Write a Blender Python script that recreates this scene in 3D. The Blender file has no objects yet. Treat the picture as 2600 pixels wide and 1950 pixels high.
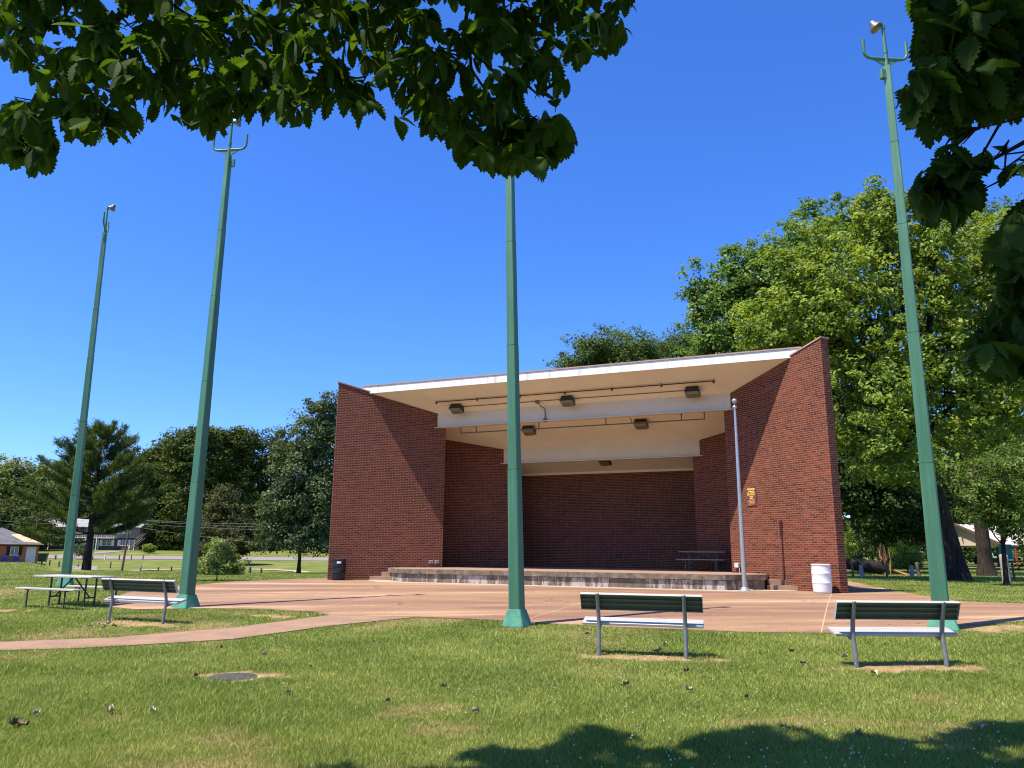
import bpy, math, random
import numpy as np
from mathutils import Vector, Matrix, Euler
random.seed(7); RNG = np.random.default_rng(7)
sc = bpy.context.scene
COL = sc.collection
R = math.radians

# ------------------------------------------------------------------ camera
FPX = 1952.4; CX, CY = 1300.0, 975.0; EYE = 1.6
UP = np.array([76.4, -8906.6, 1952.4]); UP /= np.linalg.norm(UP)
FW = np.array([0, 0, 1.0]); YY = FW - UP * (FW @ UP); YY /= np.linalg.norm(YY)
XX = np.cross(YY, UP); XX = XX if XX[0] > 0 else -XX
CAMM = np.array([XX, YY, UP])
E0 = np.array([0, 0, EYE])
def ray(px, py):
    d = CAMM @ np.array([px - CX, py - CY, FPX]); return d / np.linalg.norm(d)
def at(px, py, Y):
    """point of the place seen at that photo pixel, Y metres in front of the camera"""
    d = ray(px, py); return E0 + d * (Y / d[1])
def az(px, Y, row=1395):
    p = at(px, row, Y); return p[0], p[1]
def proj(P):
    c = (np.asarray(P) - E0) @ CAMM
    z = np.maximum(c[..., 2], 1e-3)
    return CX + FPX * c[..., 0] / z, CY + FPX * c[..., 1] / z, c[..., 2]
cam = bpy.data.cameras.new('camera'); cam.sensor_width = 36; cam.lens = FPX / 2600 * 36
cam.clip_end = 3000; cam.clip_start = 0.05
co = bpy.data.objects.new('camera', cam); COL.objects.link(co)
M3 = Matrix([list(CAMM @ np.array([1, 0, 0])), list(-(CAMM @ np.array([0, 1, 0]))), list(-(CAMM @ np.array([0, 0, 1])))]).transposed()
co.matrix_world = Matrix.Translation((0, 0, EYE)) @ M3.to_4x4()
sc.camera = co

# ------------------------------------------------------------------ frame of the band shell and the terrain
TH = R(-23.25)
OX, OY, W = -7.788, 33.824, 20.181
UA = np.array([math.cos(TH), math.sin(TH)]); UD = np.array([-UA[1], UA[0]])
def glob(a, d, z=0.0):
    return (OX + UA[0] * a + UD[0] * d, OY + UA[1] * a + UD[1] * d, z)
def sst(t):
    t = np.clip(t, 0, 1); return t * t * (3 - 2 * t)
PY = [0, 36, 44, 52, 60, 80, 92, 100, 112, 128, 142, 165, 220, 2000]
PZ = [.37, .37, .27, .08, -.12, -.52, -1.02, -.78, -.42, -.05, .5, 1.38, 2.0, 6.0]
def G(x, y):
    x = np.asarray(x, float); y = np.asarray(y, float)
    d = (x - OX) * UD[0] + (y - OY) * UD[1]
    near = -.12 + .49 * sst((d + 21) / 19)
    far = np.interp(y, PY, PZ)
    w = sst((2 - x) / 14) * sst((y - 30) / 8)
    ratio = x / np.maximum(y, 1)
    hump = .72 * sst((-.555 - ratio) / .06) * sst((y - 50) / 25) * sst((118 - y) / 18)
    return near * (1 - w) + (far + hump) * w + .10 * sst((y - 45) / 40) * (1 - w) * sst((x - 2) / 8)
def g1(x, y): return float(G(x, y))

# value noise, numpy
_H = np.random.default_rng(3).random((256, 256))
def vn(x, y, s):
    x = np.asarray(x) / s + 100; y = np.asarray(y) / s + 100
    i = np.floor(x).astype(int); j = np.floor(y).astype(int)
    u = x - i; v = y - j; u = u * u * (3 - 2 * u); v = v * v * (3 - 2 * v)
    h = lambda a, b: _H[a % 256, b % 256]
    return (h(i, j) * (1 - u) + h(i + 1, j) * u) * (1 - v) + (h(i, j + 1) * (1 - u) + h(i + 1, j + 1) * u) * v

# ------------------------------------------------------------------ scene bookkeeping
def tag(o, label=None, cat=None, group=None, kind=None):
    if label: o['label'] = label
    if cat: o['category'] = cat
    if group: o['group'] = group
    if kind: o['kind'] = kind
    return o
def thing(name, loc, label, cat, rz=0, group=None):
    o = bpy.data.objects.new(name, None); COL.objects.link(o)
    o.location = loc; o.rotation_euler = (0, 0, rz); o.empty_display_size = .2
    return tag(o, label, cat, group)
def link(name, me, parent=None, loc=(0, 0, 0), rot=(0, 0, 0)):
    o = bpy.data.objects.new(name, me); COL.objects.link(o)
    o.location = loc; o.rotation_euler = rot
    if parent: o.parent = parent
    return o
def copy_tree(o, parent=None):
    c = o.copy(); COL.objects.link(c); c.parent = parent
    for ch in list(o.children): copy_tree(ch, c)
    return c

class MB:
    """collects shapes, builds them as one mesh object"""
    def __init__(s): s.v = []; s.f = []; s.m = []; s.sm = []
    def add(s, vs, fs, m=0, smooth=False):
        b = len(s.v); s.v += [tuple(p) for p in vs]
        for f in fs: s.f.append(tuple(i + b for i in f)); s.m.append(m); s.sm.append(smooth)
        return s
    def box(s, c, d, rot=None, m=0, bev=0.0):
        hx, hy, hz = d[0] / 2, d[1] / 2, d[2] / 2
        if bev:
            b = min(bev, hx * .9, hy * .9, hz * .9); vs = []; 
            prof = [(-hz, b), (-hz + b, 0), (hz - b, 0), (hz, b)]
            for z, i in prof:
                x, y = hx - i, hy - i
                xo, yo = x, y
                vs += [(-x + (b if i == 0 else 0), -y, z), (x - (b if i == 0 else 0), -y, z), (x, -y + (b if i == 0 else 0), z), (x, y - (b if i == 0 else 0), z),
                       (x - (b if i == 0 else 0), y, z), (-x + (b if i == 0 else 0), y, z), (-x, y - (b if i == 0 else 0), z), (-x, -y + (b if i == 0 else 0), z)]
            fs = [tuple(reversed(range(8)))] + [(k * 8 + i, k * 8 + (i + 1) % 8, k * 8 + 8 + (i + 1) % 8, k * 8 + 8 + i) for k in range(3) for i in range(8)] + [tuple(range(24, 32))]
        else:
            vs = [(x, y, z) for z in (-hz, hz) for x, y in ((-hx, -hy), (hx, -hy), (hx, hy), (-hx, hy))]
            fs = [(3, 2, 1, 0), (4, 5, 6, 7), (0, 1, 5, 4), (1, 2, 6, 5), (2, 3, 7, 6), (3, 0, 4, 7)]
        Q = rot if rot is not None else Matrix.Identity(3)
        s.add([Q @ Vector(p) + Vector(c) for p in vs], fs, m); return s
    def prism(s, poly, z0, z1, m=0):
        n = len(poly); f0 = z0 if callable(z0) else (lambda x, y: z0); f1 = z1 if callable(z1) else (lambda x, y: z1)
        vs = [(x, y, f0(x, y)) for x, y in poly] + [(x, y, f1(x, y)) for x, y in poly]
        s.add(vs, [tuple(reversed(range(n))), tuple(range(n, 2 * n))] + [(i, (i + 1) % n, n + (i + 1) % n, n + i) for i in range(n)], m); return s
    def tube(s, path, rad, n=8, m=0, smooth=True, cap=True):
        P = [Vector(p) for p in path]; k = len(P)
        rad = rad if hasattr(rad, '__len__') else [rad] * k
        vs = []; up = Vector((0, 0, 1)); prev = None
        for i in range(k):
            t = (P[min(i + 1, k - 1)] - P[max(i - 1, 0)]).normalized()
            if prev is None:
                a = t.cross(up) if abs(t.z) < .95 else t.cross(Vector((0, 1, 0)))
            else: a = prev - t * prev.dot(t)
            a.normalize(); b = t.cross(a); prev = a
            for j in range(n):
                q = 2 * math.pi * j / n; vs.append(P[i] + (a * math.cos(q) + b * math.sin(q)) * rad[i])
        fs = [(i * n + j, i * n + (j + 1) % n, (i + 1) * n + (j + 1) % n, (i + 1) * n + j) for i in range(k - 1) for j in range(n)]
        s.add(vs, fs, m, smooth)
        if cap: s.add(vs[:n], [tuple(reversed(range(n)))], m); s.add(vs[-n:], [tuple(range(n))], m)
        return s
    def lathe(s, prof, n=24, c=(0, 0, 0), m=0, smooth=True, rot=None):
        Q = rot if rot is not None else Matrix.Identity(3)
        vs = [Q @ Vector((r * math.cos(2 * math.pi * j / n), r * math.sin(2 * math.pi * j / n), z)) + Vector(c) for r, z in prof for j in range(n)]
        k = len(prof)
        s.add(vs, [(i * n + j, i * n + (j + 1) % n, (i + 1) * n + (j + 1) % n, (i + 1) * n + j) for i in range(k - 1) for j in range(n)], m, smooth)
        s.add(vs[:n], [tuple(reversed(range(n)))], m); s.add(vs[-n:], [tuple(range(n))], m); return s
    def build(s, name, mats, parent=None, loc=(0, 0, 0), rot=(0, 0, 0)):
        me = bpy.data.meshes.new(name); me.from_pydata(s.v, [], s.f)
        mats = mats if isinstance(mats, (list, tuple)) else [mats]
        for mt in mats: me.materials.append(mt)
        me.polygons.foreach_set('material_index', s.m); me.polygons.foreach_set('use_smooth', s.sm)
        uv = me.uv_layers.new(name='UVMap'); vco = me.vertices
        for p in me.polygons:      # metric box mapping
            nx, ny, nz = p.normal
            if abs(nz) > .75: fn = lambda q: (q.x, q.y)
            else:
                l = math.hypot(nx, ny) or 1; tx, ty = -ny / l, nx / l
                fn = lambda q, tx=tx, ty=ty: (q.x * tx + q.y * ty, q.z)
            for li in p.loop_indices: uv.data[li].uv = fn(vco[me.loops[li].vertex_index].co)
        me.update()
        return link(name, me, parent, loc, rot)

def np_mesh(name, V, F, mat, parent=None, loc=(0, 0, 0), rnd=None, smooth=False, vattr=None):
    """V (n,3), F (m,k): fast mesh with a per-face random value"""
    me = bpy.data.meshes.new(name); n, (m, k) = len(V), F.shape
    me.vertices.add(n); me.vertices.foreach_set('co', np.ascontiguousarray(V, np.float32).ravel())
    me.loops.add(m * k); me.loops.foreach_set('vertex_index', np.ascontiguousarray(F, np.int32).ravel())
    me.polygons.add(m); me.polygons.foreach_set('loop_start', np.arange(0, m * k, k, dtype=np.int32))
    me.polygons.foreach_set('use_smooth', np.full(m, smooth))
    if rnd is not None:
        a = me.attributes.new('rnd', 'FLOAT', 'FACE'); a.data.foreach_set('value', np.asarray(rnd, np.float32))
    if vattr:
        for kname, val in vattr.items():
            a = me.attributes.new(kname, 'FLOAT', 'POINT'); a.data.foreach_set('value', np.asarray(val, np.float32))
    me.materials.append(mat); me.update(calc_edges=True)
    return link(name, me, parent, loc)

# ------------------------------------------------------------------ materials
class NT:
    def __init__(s, name):
        s.mat = bpy.data.materials.new(name); s.mat.use_nodes = True; s.nt = s.mat.node_tree; s.nt.nodes.clear()
    def n(s, t, **kw):
        nd = s.nt.nodes.new(t)
        for k, v in kw.items():
            if k in nd.inputs: s.set(nd.inputs[k], v)
            else: setattr(nd, k, v)
        return nd
    def set(s, sock, v):
        if isinstance(v, bpy.types.NodeSocket): s.nt.links.new(v, sock)
        elif isinstance(v, tuple) and len(v) == 3 and sock.type == 'RGBA': sock.default_value = (*v, 1)
        else: sock.default_value = v
    def noise(s, scale, detail=4, rough=.6, vec=None, dist=0.0):
        nd = s.n('ShaderNodeTexNoise', Scale=scale, Detail=detail, Roughness=rough, Distortion=dist)
        if vec is not None: s.set(nd.inputs['Vector'], vec)
        return nd.outputs['Fac']
    def ramp(s, fac, stops):
        nd = s.n('ShaderNodeValToRGB'); s.set(nd.inputs[0], fac); e = nd.color_ramp.elements
        while len(e) < len(stops): e.new(.5)
        for i, (p, c) in enumerate(stops):
            e[i].position = p; e[i].color = (*c, 1) if isinstance(c, tuple) else (c, c, c, 1)
        return nd.outputs['Color']
    def mix(s, f, a, b, mode='MIX'):
        nd = s.n('ShaderNodeMix', data_type='RGBA', blend_type=mode)
        s.set(nd.inputs[0], f); s.set(nd.inputs[6], a); s.set(nd.inputs[7], b); return nd.outputs[2]
    def math(s, op, a, b=0.0, c=0.0):
        nd = s.n('ShaderNodeMath', operation=op); s.set(nd.inputs[0], a); s.set(nd.inputs[1], b); s.set(nd.inputs[2], c); return nd.outputs[0]
    def attr(s, name): return s.n('ShaderNodeAttribute', attribute_name=name).outputs['Fac']
    def obj(s): return s.n('ShaderNodeTexCoord').outputs['Object']
    def uv(s): return s.n('ShaderNodeTexCoord').outputs['UV']
    def mapping(s, vec, scale): return s.n('ShaderNodeMapping', Vector=vec, Scale=scale).outputs[0]
    def sep(s, vec): return s.n('ShaderNodeSeparateXYZ', Vector=vec).outputs
    def pos(s): return s.n('ShaderNodeNewGeometry').outputs['Position']
    def bump(s, h, strength=.3, dist=.01): return s.n('ShaderNodeBump', Height=h, Strength=strength, Distance=dist).outputs[0]
    def bsdf(s, col, rough=.7, spec=.3, metal=0.0, normal=None, out=True):
        nd = s.n('ShaderNodeBsdfPrincipled'); s.set(nd.inputs['Base Color'], col); s.set(nd.inputs['Roughness'], rough)
        nd.inputs['Specular IOR Level'].default_value = spec; nd.inputs['Metallic'].default_value = metal
        if normal is not None: s.set(nd.inputs['Normal'], normal)
        if out: s.out(nd.outputs[0])
        return nd.outputs[0]
    def out(s, sh):
        o = s.n('ShaderNodeOutputMaterial'); s.nt.links.new(sh, o.inputs[0]); return s.mat

def plain(name, col, rough=.7, spec=.3, metal=0.0, var=.25, scale=6, bump=.15, bd=.004):
    t = NT(name); ob = t.obj()
    f = t.noise(scale, 6, .65, ob); f2 = t.noise(scale * 9, 3, .6, ob)
    dk = tuple(c * (1 - var) for c in col); lt = tuple(min(1, c * (1 + var * .7)) for c in col)
    c = t.ramp(f, [(.3, dk), (.55, col), (.75, lt)])
    t.bsdf(c, rough, spec, metal, t.bump(f2, bump, bd)); return t.mat

def brick_mat(name, cols, mortar, bump=.7, tint_scale=.35, bw=.245, rh=.0765):
    t = NT(name); uv = t.uv()
    wob = t.noise(30, 2, .5, uv)
    b = t.n('ShaderNodeTexBrick', Vector=uv, Scale=1.0)
    b.inputs['Color1'].default_value = (0, 0, 0, 1); b.inputs['Color2'].default_value = (1, 1, 1, 1); b.inputs['Mortar'].default_value = (.5, .5, .5, 1)
    b.inputs['Mortar Size'].default_value = .0066; b.inputs['Mortar Smooth'].default_value = .25; b.inputs['Brick Width'].default_value = bw; b.inputs['Row Height'].default_value = rh
    tint = b.outputs['Color']; fac = b.outputs['Fac']
    c = t.ramp(tint, cols)
    big = t.noise(tint_scale, 5, .6, uv); fine = t.noise(60, 4, .7, uv)
    c = t.mix(1.0, c, t.ramp(big, [(.3, .72), (.7, 1.2)]), 'MULTIPLY')
    c = t.mix(1.0, c, t.ramp(fine, [(.25, .72), (.75, 1.2)]), 'MULTIPLY')
    stk = t.noise(1.0, 5, .65, t.mapping(uv, (2.2, .22, 1))); blo = t.noise(.55, 5, .7, uv)
    c = t.mix(t.ramp(t.math('ADD', t.math('MULTIPLY', stk, .5), t.math('MULTIPLY', blo, .5)), [(.55, 0.0), (.72, .30)]), c, (.30, .13, .09))
    c = t.mix(t.ramp(stk, [(.3, .35), (.42, 0.0)]), c, (.05, .02, .018))
    c = t.mix(fac, c, t.mix(big, mortar, tuple(x * .72 for x in mortar)))
    h = t.math('MULTIPLY_ADD', t.math('SUBTRACT', 1.0, fac), .75, t.math('MULTIPLY_ADD', fine, .35, t.math('MULTIPLY', tint, .4)))
    t.bsdf(c, .85, .2, 0, t.bump(h, bump, .012)); return t.mat
BRK = [(0, (.076, .022, .014)), (.25, (.142, .036, .020)), (.5, (.182, .046, .024)), (.68, (.110, .035, .022)), (.85, (.220, .058, .028)), (1, (.088, .035, .026))]
M = {}
M['brick'] = brick_mat('red_brick', BRK, (.47, .26, .165), .9)
M['house_brick'] = brick_mat('orange_brick', [(0, (.42, .14, .055)), (.5, (.52, .175, .065)), (1, (.58, .22, .09))], (.5, .26, .15), .3)
M['brown_brick'] = brick_mat('brown_brick', [(0, (.07, .045, .036)), (.5, (.1, .062, .05)), (1, (.13, .085, .07))], (.16, .12, .1), .3)

def concrete_plaza():
    t = NT('tinted_concrete'); p = t.pos(); uv = t.mapping(p, (1, 1, 1))
    rot = t.n('ShaderNodeMapping', Vector=p); rot.inputs['Rotation'].default_value = (0, 0, R(20)); rot.inputs['Scale'].default_value = (.12, .75, 1)
    streak = t.noise(1.0, 6, .62, rot.outputs[0], .6)
    rot2 = t.n('ShaderNodeMapping', Vector=p); rot2.inputs['Rotation'].default_value = (0, 0, R(-12)); rot2.inputs['Scale'].default_value = (.25, 2.2, 1)
    s2 = t.noise(.8, 5, .6, rot2.outputs[0], .4)
    fine = t.noise(9, 6, .7, p); grit = t.noise(120, 3, .7, p)
    c = t.ramp(streak, [(.28, (.17, .092, .056)), (.45, (.245, .138, .080)), (.58, (.33, .20, .112)), (.70, (.50, .335, .19))])
    c = t.mix(t.ramp(s2, [(.5, 0.0), (.72, .6)]), c, (.165, .092, .066))
    c = t.mix(1.0, c, t.ramp(fine, [(.25, .82), (.75, 1.14)]), 'MULTIPLY')
    c = t.mix(1.0, c, t.ramp(grit, [(.2, .9), (.8, 1.08)]), 'MULTIPLY')
    vor = t.n('ShaderNodeTexVoronoi', feature='DISTANCE_TO_EDGE', Scale=.22)
    wv = t.n('ShaderNodeVectorMath', operation='ADD'); t.set(wv.inputs[0], p); nz = t.n('ShaderNodeTexNoise', Vector=p, Scale=1.4, Detail=5.0); t.set(wv.inputs[1], nz.outputs['Color']); t.set(vor.inputs['Vector'], wv.outputs[0])
    crk = t.math('MULTIPLY', t.math('LESS_THAN', vor.outputs['Distance'], .0028), t.ramp(t.noise(.3, 3, .5, p), [(.48, 0.0), (.55, .75)]))
    c = t.mix(crk, c, (.07, .045, .03))
    spot = t.ramp(t.noise(1.7, 4, .7, p), [(.66, 0.0), (.76, .45)]); c = t.mix(spot, c, (.12, .075, .05))
    # construction joints running with the shell
    J = t.n('ShaderNodeMapping', Vector=p); J.inputs['Location'].default_value = (0, 0, 0); J.inputs['Rotation'].default_value = (0, 0, -TH)
    x, y, z = t.sep(J.outputs[0])[:3]
    def joint(v, step, off):
        q = t.math('PINGPONG', t.math('ADD', v, off), step); return t.math('LESS_THAN', q, .012)
    j = t.math('MAXIMUM', joint(x, 3.05, .6), joint(y, 3.4, .2))
    c = t.mix(t.math('MULTIPLY', j, .75), c, (.46, .33, .22))
    t.bsdf(c, .85, .25, 0, t.bump(t.math('ADD', grit, t.math('MULTIPLY', fine, 2.0)), .25, .006)); return t.mat
M['plaza'] = concrete_plaza()
def stage_face():
    t = NT('stained_concrete'); uv = t.uv(); ob = t.obj(); x, y, z = t.sep(ob)[:3]
    m = t.mapping(uv, (5.0, .7, 1)); v = t.noise(1.0, 5, .65, m, .3)
    m2 = t.mapping(uv, (.5, .5, 1)); wv = t.noise(1.0, 3, .6, m2)
    paint = t.ramp(t.math('ADD', v, t.math('MULTIPLY', t.math('SUBTRACT', wv, .5), .9)), [(.50, 0.0), (.57, 1.0)])
    low = t.math('LESS_THAN', z, .72)
    dirty = t.ramp(t.noise(3.5, 6, .7, ob), [(.3, (.075, .058, .04)), (.55, (.20, .155, .11)), (.75, (.34, .265, .19))])
    wht = t.ramp(t.noise(14, 4, .7, ob), [(.3, (.27, .225, .19)), (.6, (.50, .44, .38))])
    c = t.mix(t.math('MULTIPLY', paint, low), dirty, wht)
    t.bsdf(c, .9, .2, 0, t.bump(t.noise(40, 4, .7, ob), .3, .008)); return t.mat
M['stage_face'] = stage_face()
M['stage_top'] = plain('stage_floor', (.30, .195, .13), .8, .25, 0, .22, 1.2)
def fascia_mat():
    t = NT('white_fascia_paint'); ob = t.obj(); x, y, z = t.sep(ob)[:3]
    st = t.noise(1.0, 5, .65, t.mapping(ob, (3.5, 1, .5)), .3); bl = t.noise(1.2, 4, .6, ob)
    c = t.ramp(st, [(.32, (.60, .56, .51)), (.45, (.76, .73, .69)), (.7, (.82, .80, .77))])
    c = t.mix(t.ramp(bl, [(.6, 0.0), (.75, .35)]), c, (.62, .57, .50))
    seam = t.math('LESS_THAN', t.math('PINGPONG', x, 1.22), .006)
    c = t.mix(t.math('MULTIPLY', seam, .7), c, (.30, .27, .24))
    t.bsdf(c, .6, .3, 0, t.bump(st, .15, .004)); return t.mat
M['fascia'] = fascia_mat()
M['soffit'] = plain('cream_soffit_paint', (.82, .72, .59), .7, .25, 0, .09, .8)
M['beam'] = plain('grey_cream_paint', (.66, .56, .435), .55, .35, 0, .07, .9)
M['coping'] = plain('coping_metal', (.40, .26, .21), .6, .4, 0, .2, 2)
M['roof_top'] = plain('roof_felt', (.12, .10, .09), .9, .2)
def green_paint():
    t = NT('green_pole_paint'); ob = t.obj()
    m = t.mapping(ob, (14, 14, .55)); v = t.noise(1.0, 6, .72, m, .2)
    x, y, z = t.sep(ob)[:3]
    big = t.noise(.8, 4, .6, t.mapping(ob, (1, 1, .5)))
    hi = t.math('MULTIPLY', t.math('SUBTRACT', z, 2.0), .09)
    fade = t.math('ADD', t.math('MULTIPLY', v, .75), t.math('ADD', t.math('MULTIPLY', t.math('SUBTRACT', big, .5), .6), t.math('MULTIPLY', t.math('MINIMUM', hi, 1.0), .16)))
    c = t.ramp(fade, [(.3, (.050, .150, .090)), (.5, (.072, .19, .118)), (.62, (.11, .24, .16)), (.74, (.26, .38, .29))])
    rust = t.ramp(t.noise(3.2, 6, .75, t.mapping(ob, (4, 4, .9))), [(.66, 0.0), (.70, 1.0)])
    c = t.mix(t.math('MULTIPLY', rust, .55), c, (.30, .19, .10))
    t.bsdf(c, .5, .35, 0, t.bump(v, .12, .004)); return t.mat
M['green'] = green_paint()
M['green_base'] = plain('green_base_paint', (.085, .27, .18), .6, .3, 0, .35, 4)
M['lamp_metal'] = plain('lamp_metal', (.22, .19, .17), .4, .5, .6, .3, 20)
M['lens'] = plain('amber_lens', (.20, .165, .10), .25, .5, 0, .2, 8)
M['bronze'] = plain('bronze_housing', (.035, .028, .024), .45, .4, .1, .3, 12)
M['alu'] = plain('aluminium_plank', (.45, .43, .39), .5, .4, .15, .08, 5, .06)
M['alu_olive'] = plain('shaded_olive_aluminium', (.135, .14, .095), .55, .35, .15, .15, 8)  # shade on the bench backs is put into this dark olive colour
M['alu_dull'] = plain('dull_aluminium', (.40, .41, .42), .5, .45, .35, .15, 8)
def galv():
    t = NT('galvanised_pipe'); ob = t.obj()
    f = t.noise(9, 6, .7, ob); r = t.noise(5.5, 6, .75, ob)
    c = t.ramp(f, [(.3, (.15, .155, .155)), (.6, (.24, .245, .245)), (.8, (.34, .34, .34))])
    c = t.mix(t.ramp(r, [(.6, 0.0), (.7, .8)]), c, (.13, .06, .035))
    t.bsdf(c, .5, .45, .4, t.bump(f, .1, .003)); return t.mat
M['galv'] = galv()
M['steel'] = plain('flagpole_steel', (.50, .49, .47), .35, .5, .7, .15, 5, .05)
M['pipe_red'] = plain('sprinkler_pipe_paint', (.10, .032, .018), .6, .3)
M['conduit'] = plain('conduit_grey', (.13, .115, .11), .5, .4, .3)
M['table_frame'] = plain('table_frame', (.045, .044, .04), .55, .35, .2)
M['dull_white'] = plain('wall_box', (.62, .6, .58), .6, .3)
M['white_drum'] = plain('white_plastic', (.80, .78, .74), .42, .4, 0, .07, 3, .05)
M['black_drum'] = plain('black_plastic', (.012, .012, .014), .45, .4, 0, .4, 6, .05)
M['sticker'] = plain('white_sticker', (.85, .85, .85), .5, .3, 0, .03)
M['faded_print'] = plain('faded_print', (.10, .10, .10), .6, .3)
M['post'] = plain('weathered_post', (.16, .125, .09), .9, .15, 0, .35, 9, .4)
M['grey_post'] = plain('grey_weathered_post', (.34, .31, .27), .9, .15, 0, .3, 9, .4)
M['white_post'] = plain('white_post_paint', (.75, .73, .7), .7, .3)
M['pole_wood'] = plain('utility_pole_wood', (.13, .09, .07), .9, .15, 0, .3, 3, .4)
M['wire'] = plain('overhead_wire', (.20, .20, .21), .5, .4)
M['sign_yellow'] = plain('yellow_print', (.80, .50, .04), .5, .3, 0, .12, 30)
M['sign_orange'] = plain('orange_print', (.75, .36, .05), .5, .3, 0, .15, 30)
M['sign_white'] = plain('pale_print', (.80, .70, .60), .5, .3, 0, .15, 30)
M['sign_back'] = plain('purple_brown_board', (.15, .058, .05), .55, .3, 0, .25, 8)
M['sign_edge'] = plain('sign_edge', (.26, .13, .19), .5, .3)
M['shingle'] = plain('grey_shingles', (.13, .125, .13), .9, .15, 0, .35, 1.5, .5, .03)
M['pale_shingle'] = plain('pale_grey_shingles', (.30, .29, .28), .9, .15, 0, .25, 1.5, .4, .03)
M['white_trim'] = plain('white_trim', (.74, .72, .68), .6, .3)
M['dark_glass'] = plain('dark_window_glass', (.012, .013, .016), .08, .6, 0, .3, 2, 0)
M['curtained_glass'] = plain('curtained_glass', (.28, .27, .24), .15, .5, 0, .4, 4, 0)
M['dark_shutter'] = plain('dark_brown_shutter', (.035, .014, .012), .6, .3)
M['beige_siding'] = plain('beige_siding', (.22, .19, .155), .8, .2)  # siding darkened, the wall's shade is put into the colour
M['plywood'] = plain('bare_plywood', (.55, .40, .23), .8, .2)
M['blue_plastic'] = plain('blue_plastic', (.012, .02, .17), .4, .4)
M['bin_green'] = plain('dark_green_plastic', (.01, .045, .03), .4, .4)
M['stair_wood'] = plain('grey_stair_wood', (.25, .22, .18), .85, .2)
M['pavilion_roof'] = plain('pale_pavilion_roof', (.66, .56, .49), .6, .3, 0, .08, .7)
M['pavilion_gable'] = plain('beige_gable_boards', (.58, .46, .34), .8, .2, 0, .1, .8)
M['red_post'] = plain('red_post_paint', (.28, .05, .03), .6, .3)
M['brown_fascia'] = plain('brown_fascia', (.14, .08, .055), .7, .25)
M['teal_sign'] = plain('teal_board', (.03, .22, .17), .5, .35)
M['char_log'] = plain('dark_wet_bark', (.020, .015, .013), .8, .3, 0, .5, 4, .8, .04)
M['split_wood'] = plain('split_heartwood', (.42, .22, .10), .85, .2, 0, .45, 6, .7, .03)
M['asphalt'] = plain('sun_bleached_asphalt', (.24, .20, .195), .9, .2, 0, .15, 1.5)
M['pale_concrete'] = plain('pale_concrete', (.40, .31, .23), .9, .2, 0, .12, 1.5)
M['tan_path'] = plain('tan_path_concrete', (.29, .18, .115), .9, .2, 0, .25, 1.3, .3, .006)
M['iron'] = plain('dark_iron_lid', (.075, .07, .068), .9, .1, 0, .3, 10, .3)
def bark(name, a, b):
    t = NT(name); ob = t.obj(); f = t.noise(1.0, 6, .7, t.mapping(ob, (9, 9, 1.6)), .4); g = t.noise(.9, 3, .6, ob)
    c = t.mix(1.0, t.ramp(f, [(.35, a), (.65, b)]), t.ramp(g, [(.3, .7), (.7, 1.25)]), 'MULTIPLY')
    t.bsdf(c, .9, .15, 0, t.bump(f, .9, .05)); return t.mat
M['bark'] = bark('rough_bark', (.018, .013, .010), (.062, .047, .036))
M['bark_near'] = bark('near_branch_bark', (.02, .015, .011), (.06, .045, .034))
def leaf_mat(name, stops, trans=.35, rough=.45, spec=.35, tcol=None):
    t = NT(name); r = t.attr('rnd'); c = t.ramp(r, stops)
    n = t.noise(.55, 3, .5, t.pos()); c = t.mix(1.0, c, t.ramp(n, [(.3, .8), (.7, 1.18)]), 'MULTIPLY')
    b = t.bsdf(c, rough, spec, 0, None, False)
    tc = t.mix(1.0, c, tcol or (1.35, 1.25, .5), 'MULTIPLY')
    tr = t.n('ShaderNodeBsdfTranslucent', Color=tc).outputs[0]
    m = t.n('ShaderNodeMixShader'); m.inputs[0].default_value = trans
    t.nt.links.new(b, m.inputs[1]); t.nt.links.new(tr, m.inputs[2]); t.out(m.outputs[0]); return t.mat
L = {}
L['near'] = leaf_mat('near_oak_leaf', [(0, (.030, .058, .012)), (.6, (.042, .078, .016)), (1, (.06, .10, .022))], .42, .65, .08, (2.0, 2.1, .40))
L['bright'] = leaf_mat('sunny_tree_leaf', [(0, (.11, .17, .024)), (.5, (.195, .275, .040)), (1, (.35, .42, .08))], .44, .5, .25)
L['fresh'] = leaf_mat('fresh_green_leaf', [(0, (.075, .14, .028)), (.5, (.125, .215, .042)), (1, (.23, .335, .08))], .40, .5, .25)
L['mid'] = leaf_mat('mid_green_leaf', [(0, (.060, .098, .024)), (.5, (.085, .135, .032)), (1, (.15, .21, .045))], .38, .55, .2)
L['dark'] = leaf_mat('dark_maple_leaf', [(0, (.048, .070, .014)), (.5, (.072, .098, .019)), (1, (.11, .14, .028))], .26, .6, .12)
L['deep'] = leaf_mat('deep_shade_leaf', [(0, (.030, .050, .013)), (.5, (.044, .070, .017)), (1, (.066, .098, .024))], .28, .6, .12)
L['grey'] = leaf_mat('grey_green_leaf', [(0, (.13, .165, .055)), (.5, (.19, .23, .075)), (1, (.27, .31, .12))], .3, .6, .15)
L['silver'] = leaf_mat('silver_leaf', [(0, (.055, .082, .026)), (.6, (.085, .12, .036)), (1, (.20, .235, .13))], .22, .55, .2)
L['pine'] = leaf_mat('pine_needle', [(0, (.038, .064, .018)), (.5, (.07, .108, .024)), (1, (.14, .18, .035))], .25, .6, .15)
L['cedar'] = leaf_mat('olive_cedar', [(0, (.056, .064, .018)), (.5, (.085, .090, .024)), (1, (.13, .13, .034))], .15, .6, .2)
L['birch'] = leaf_mat('pale_shrub_leaf', [(0, (.13, .20, .035)), (.6, (.20, .28, .05)), (1, (.42, .48, .20))], .38, .45, .4)
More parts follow.
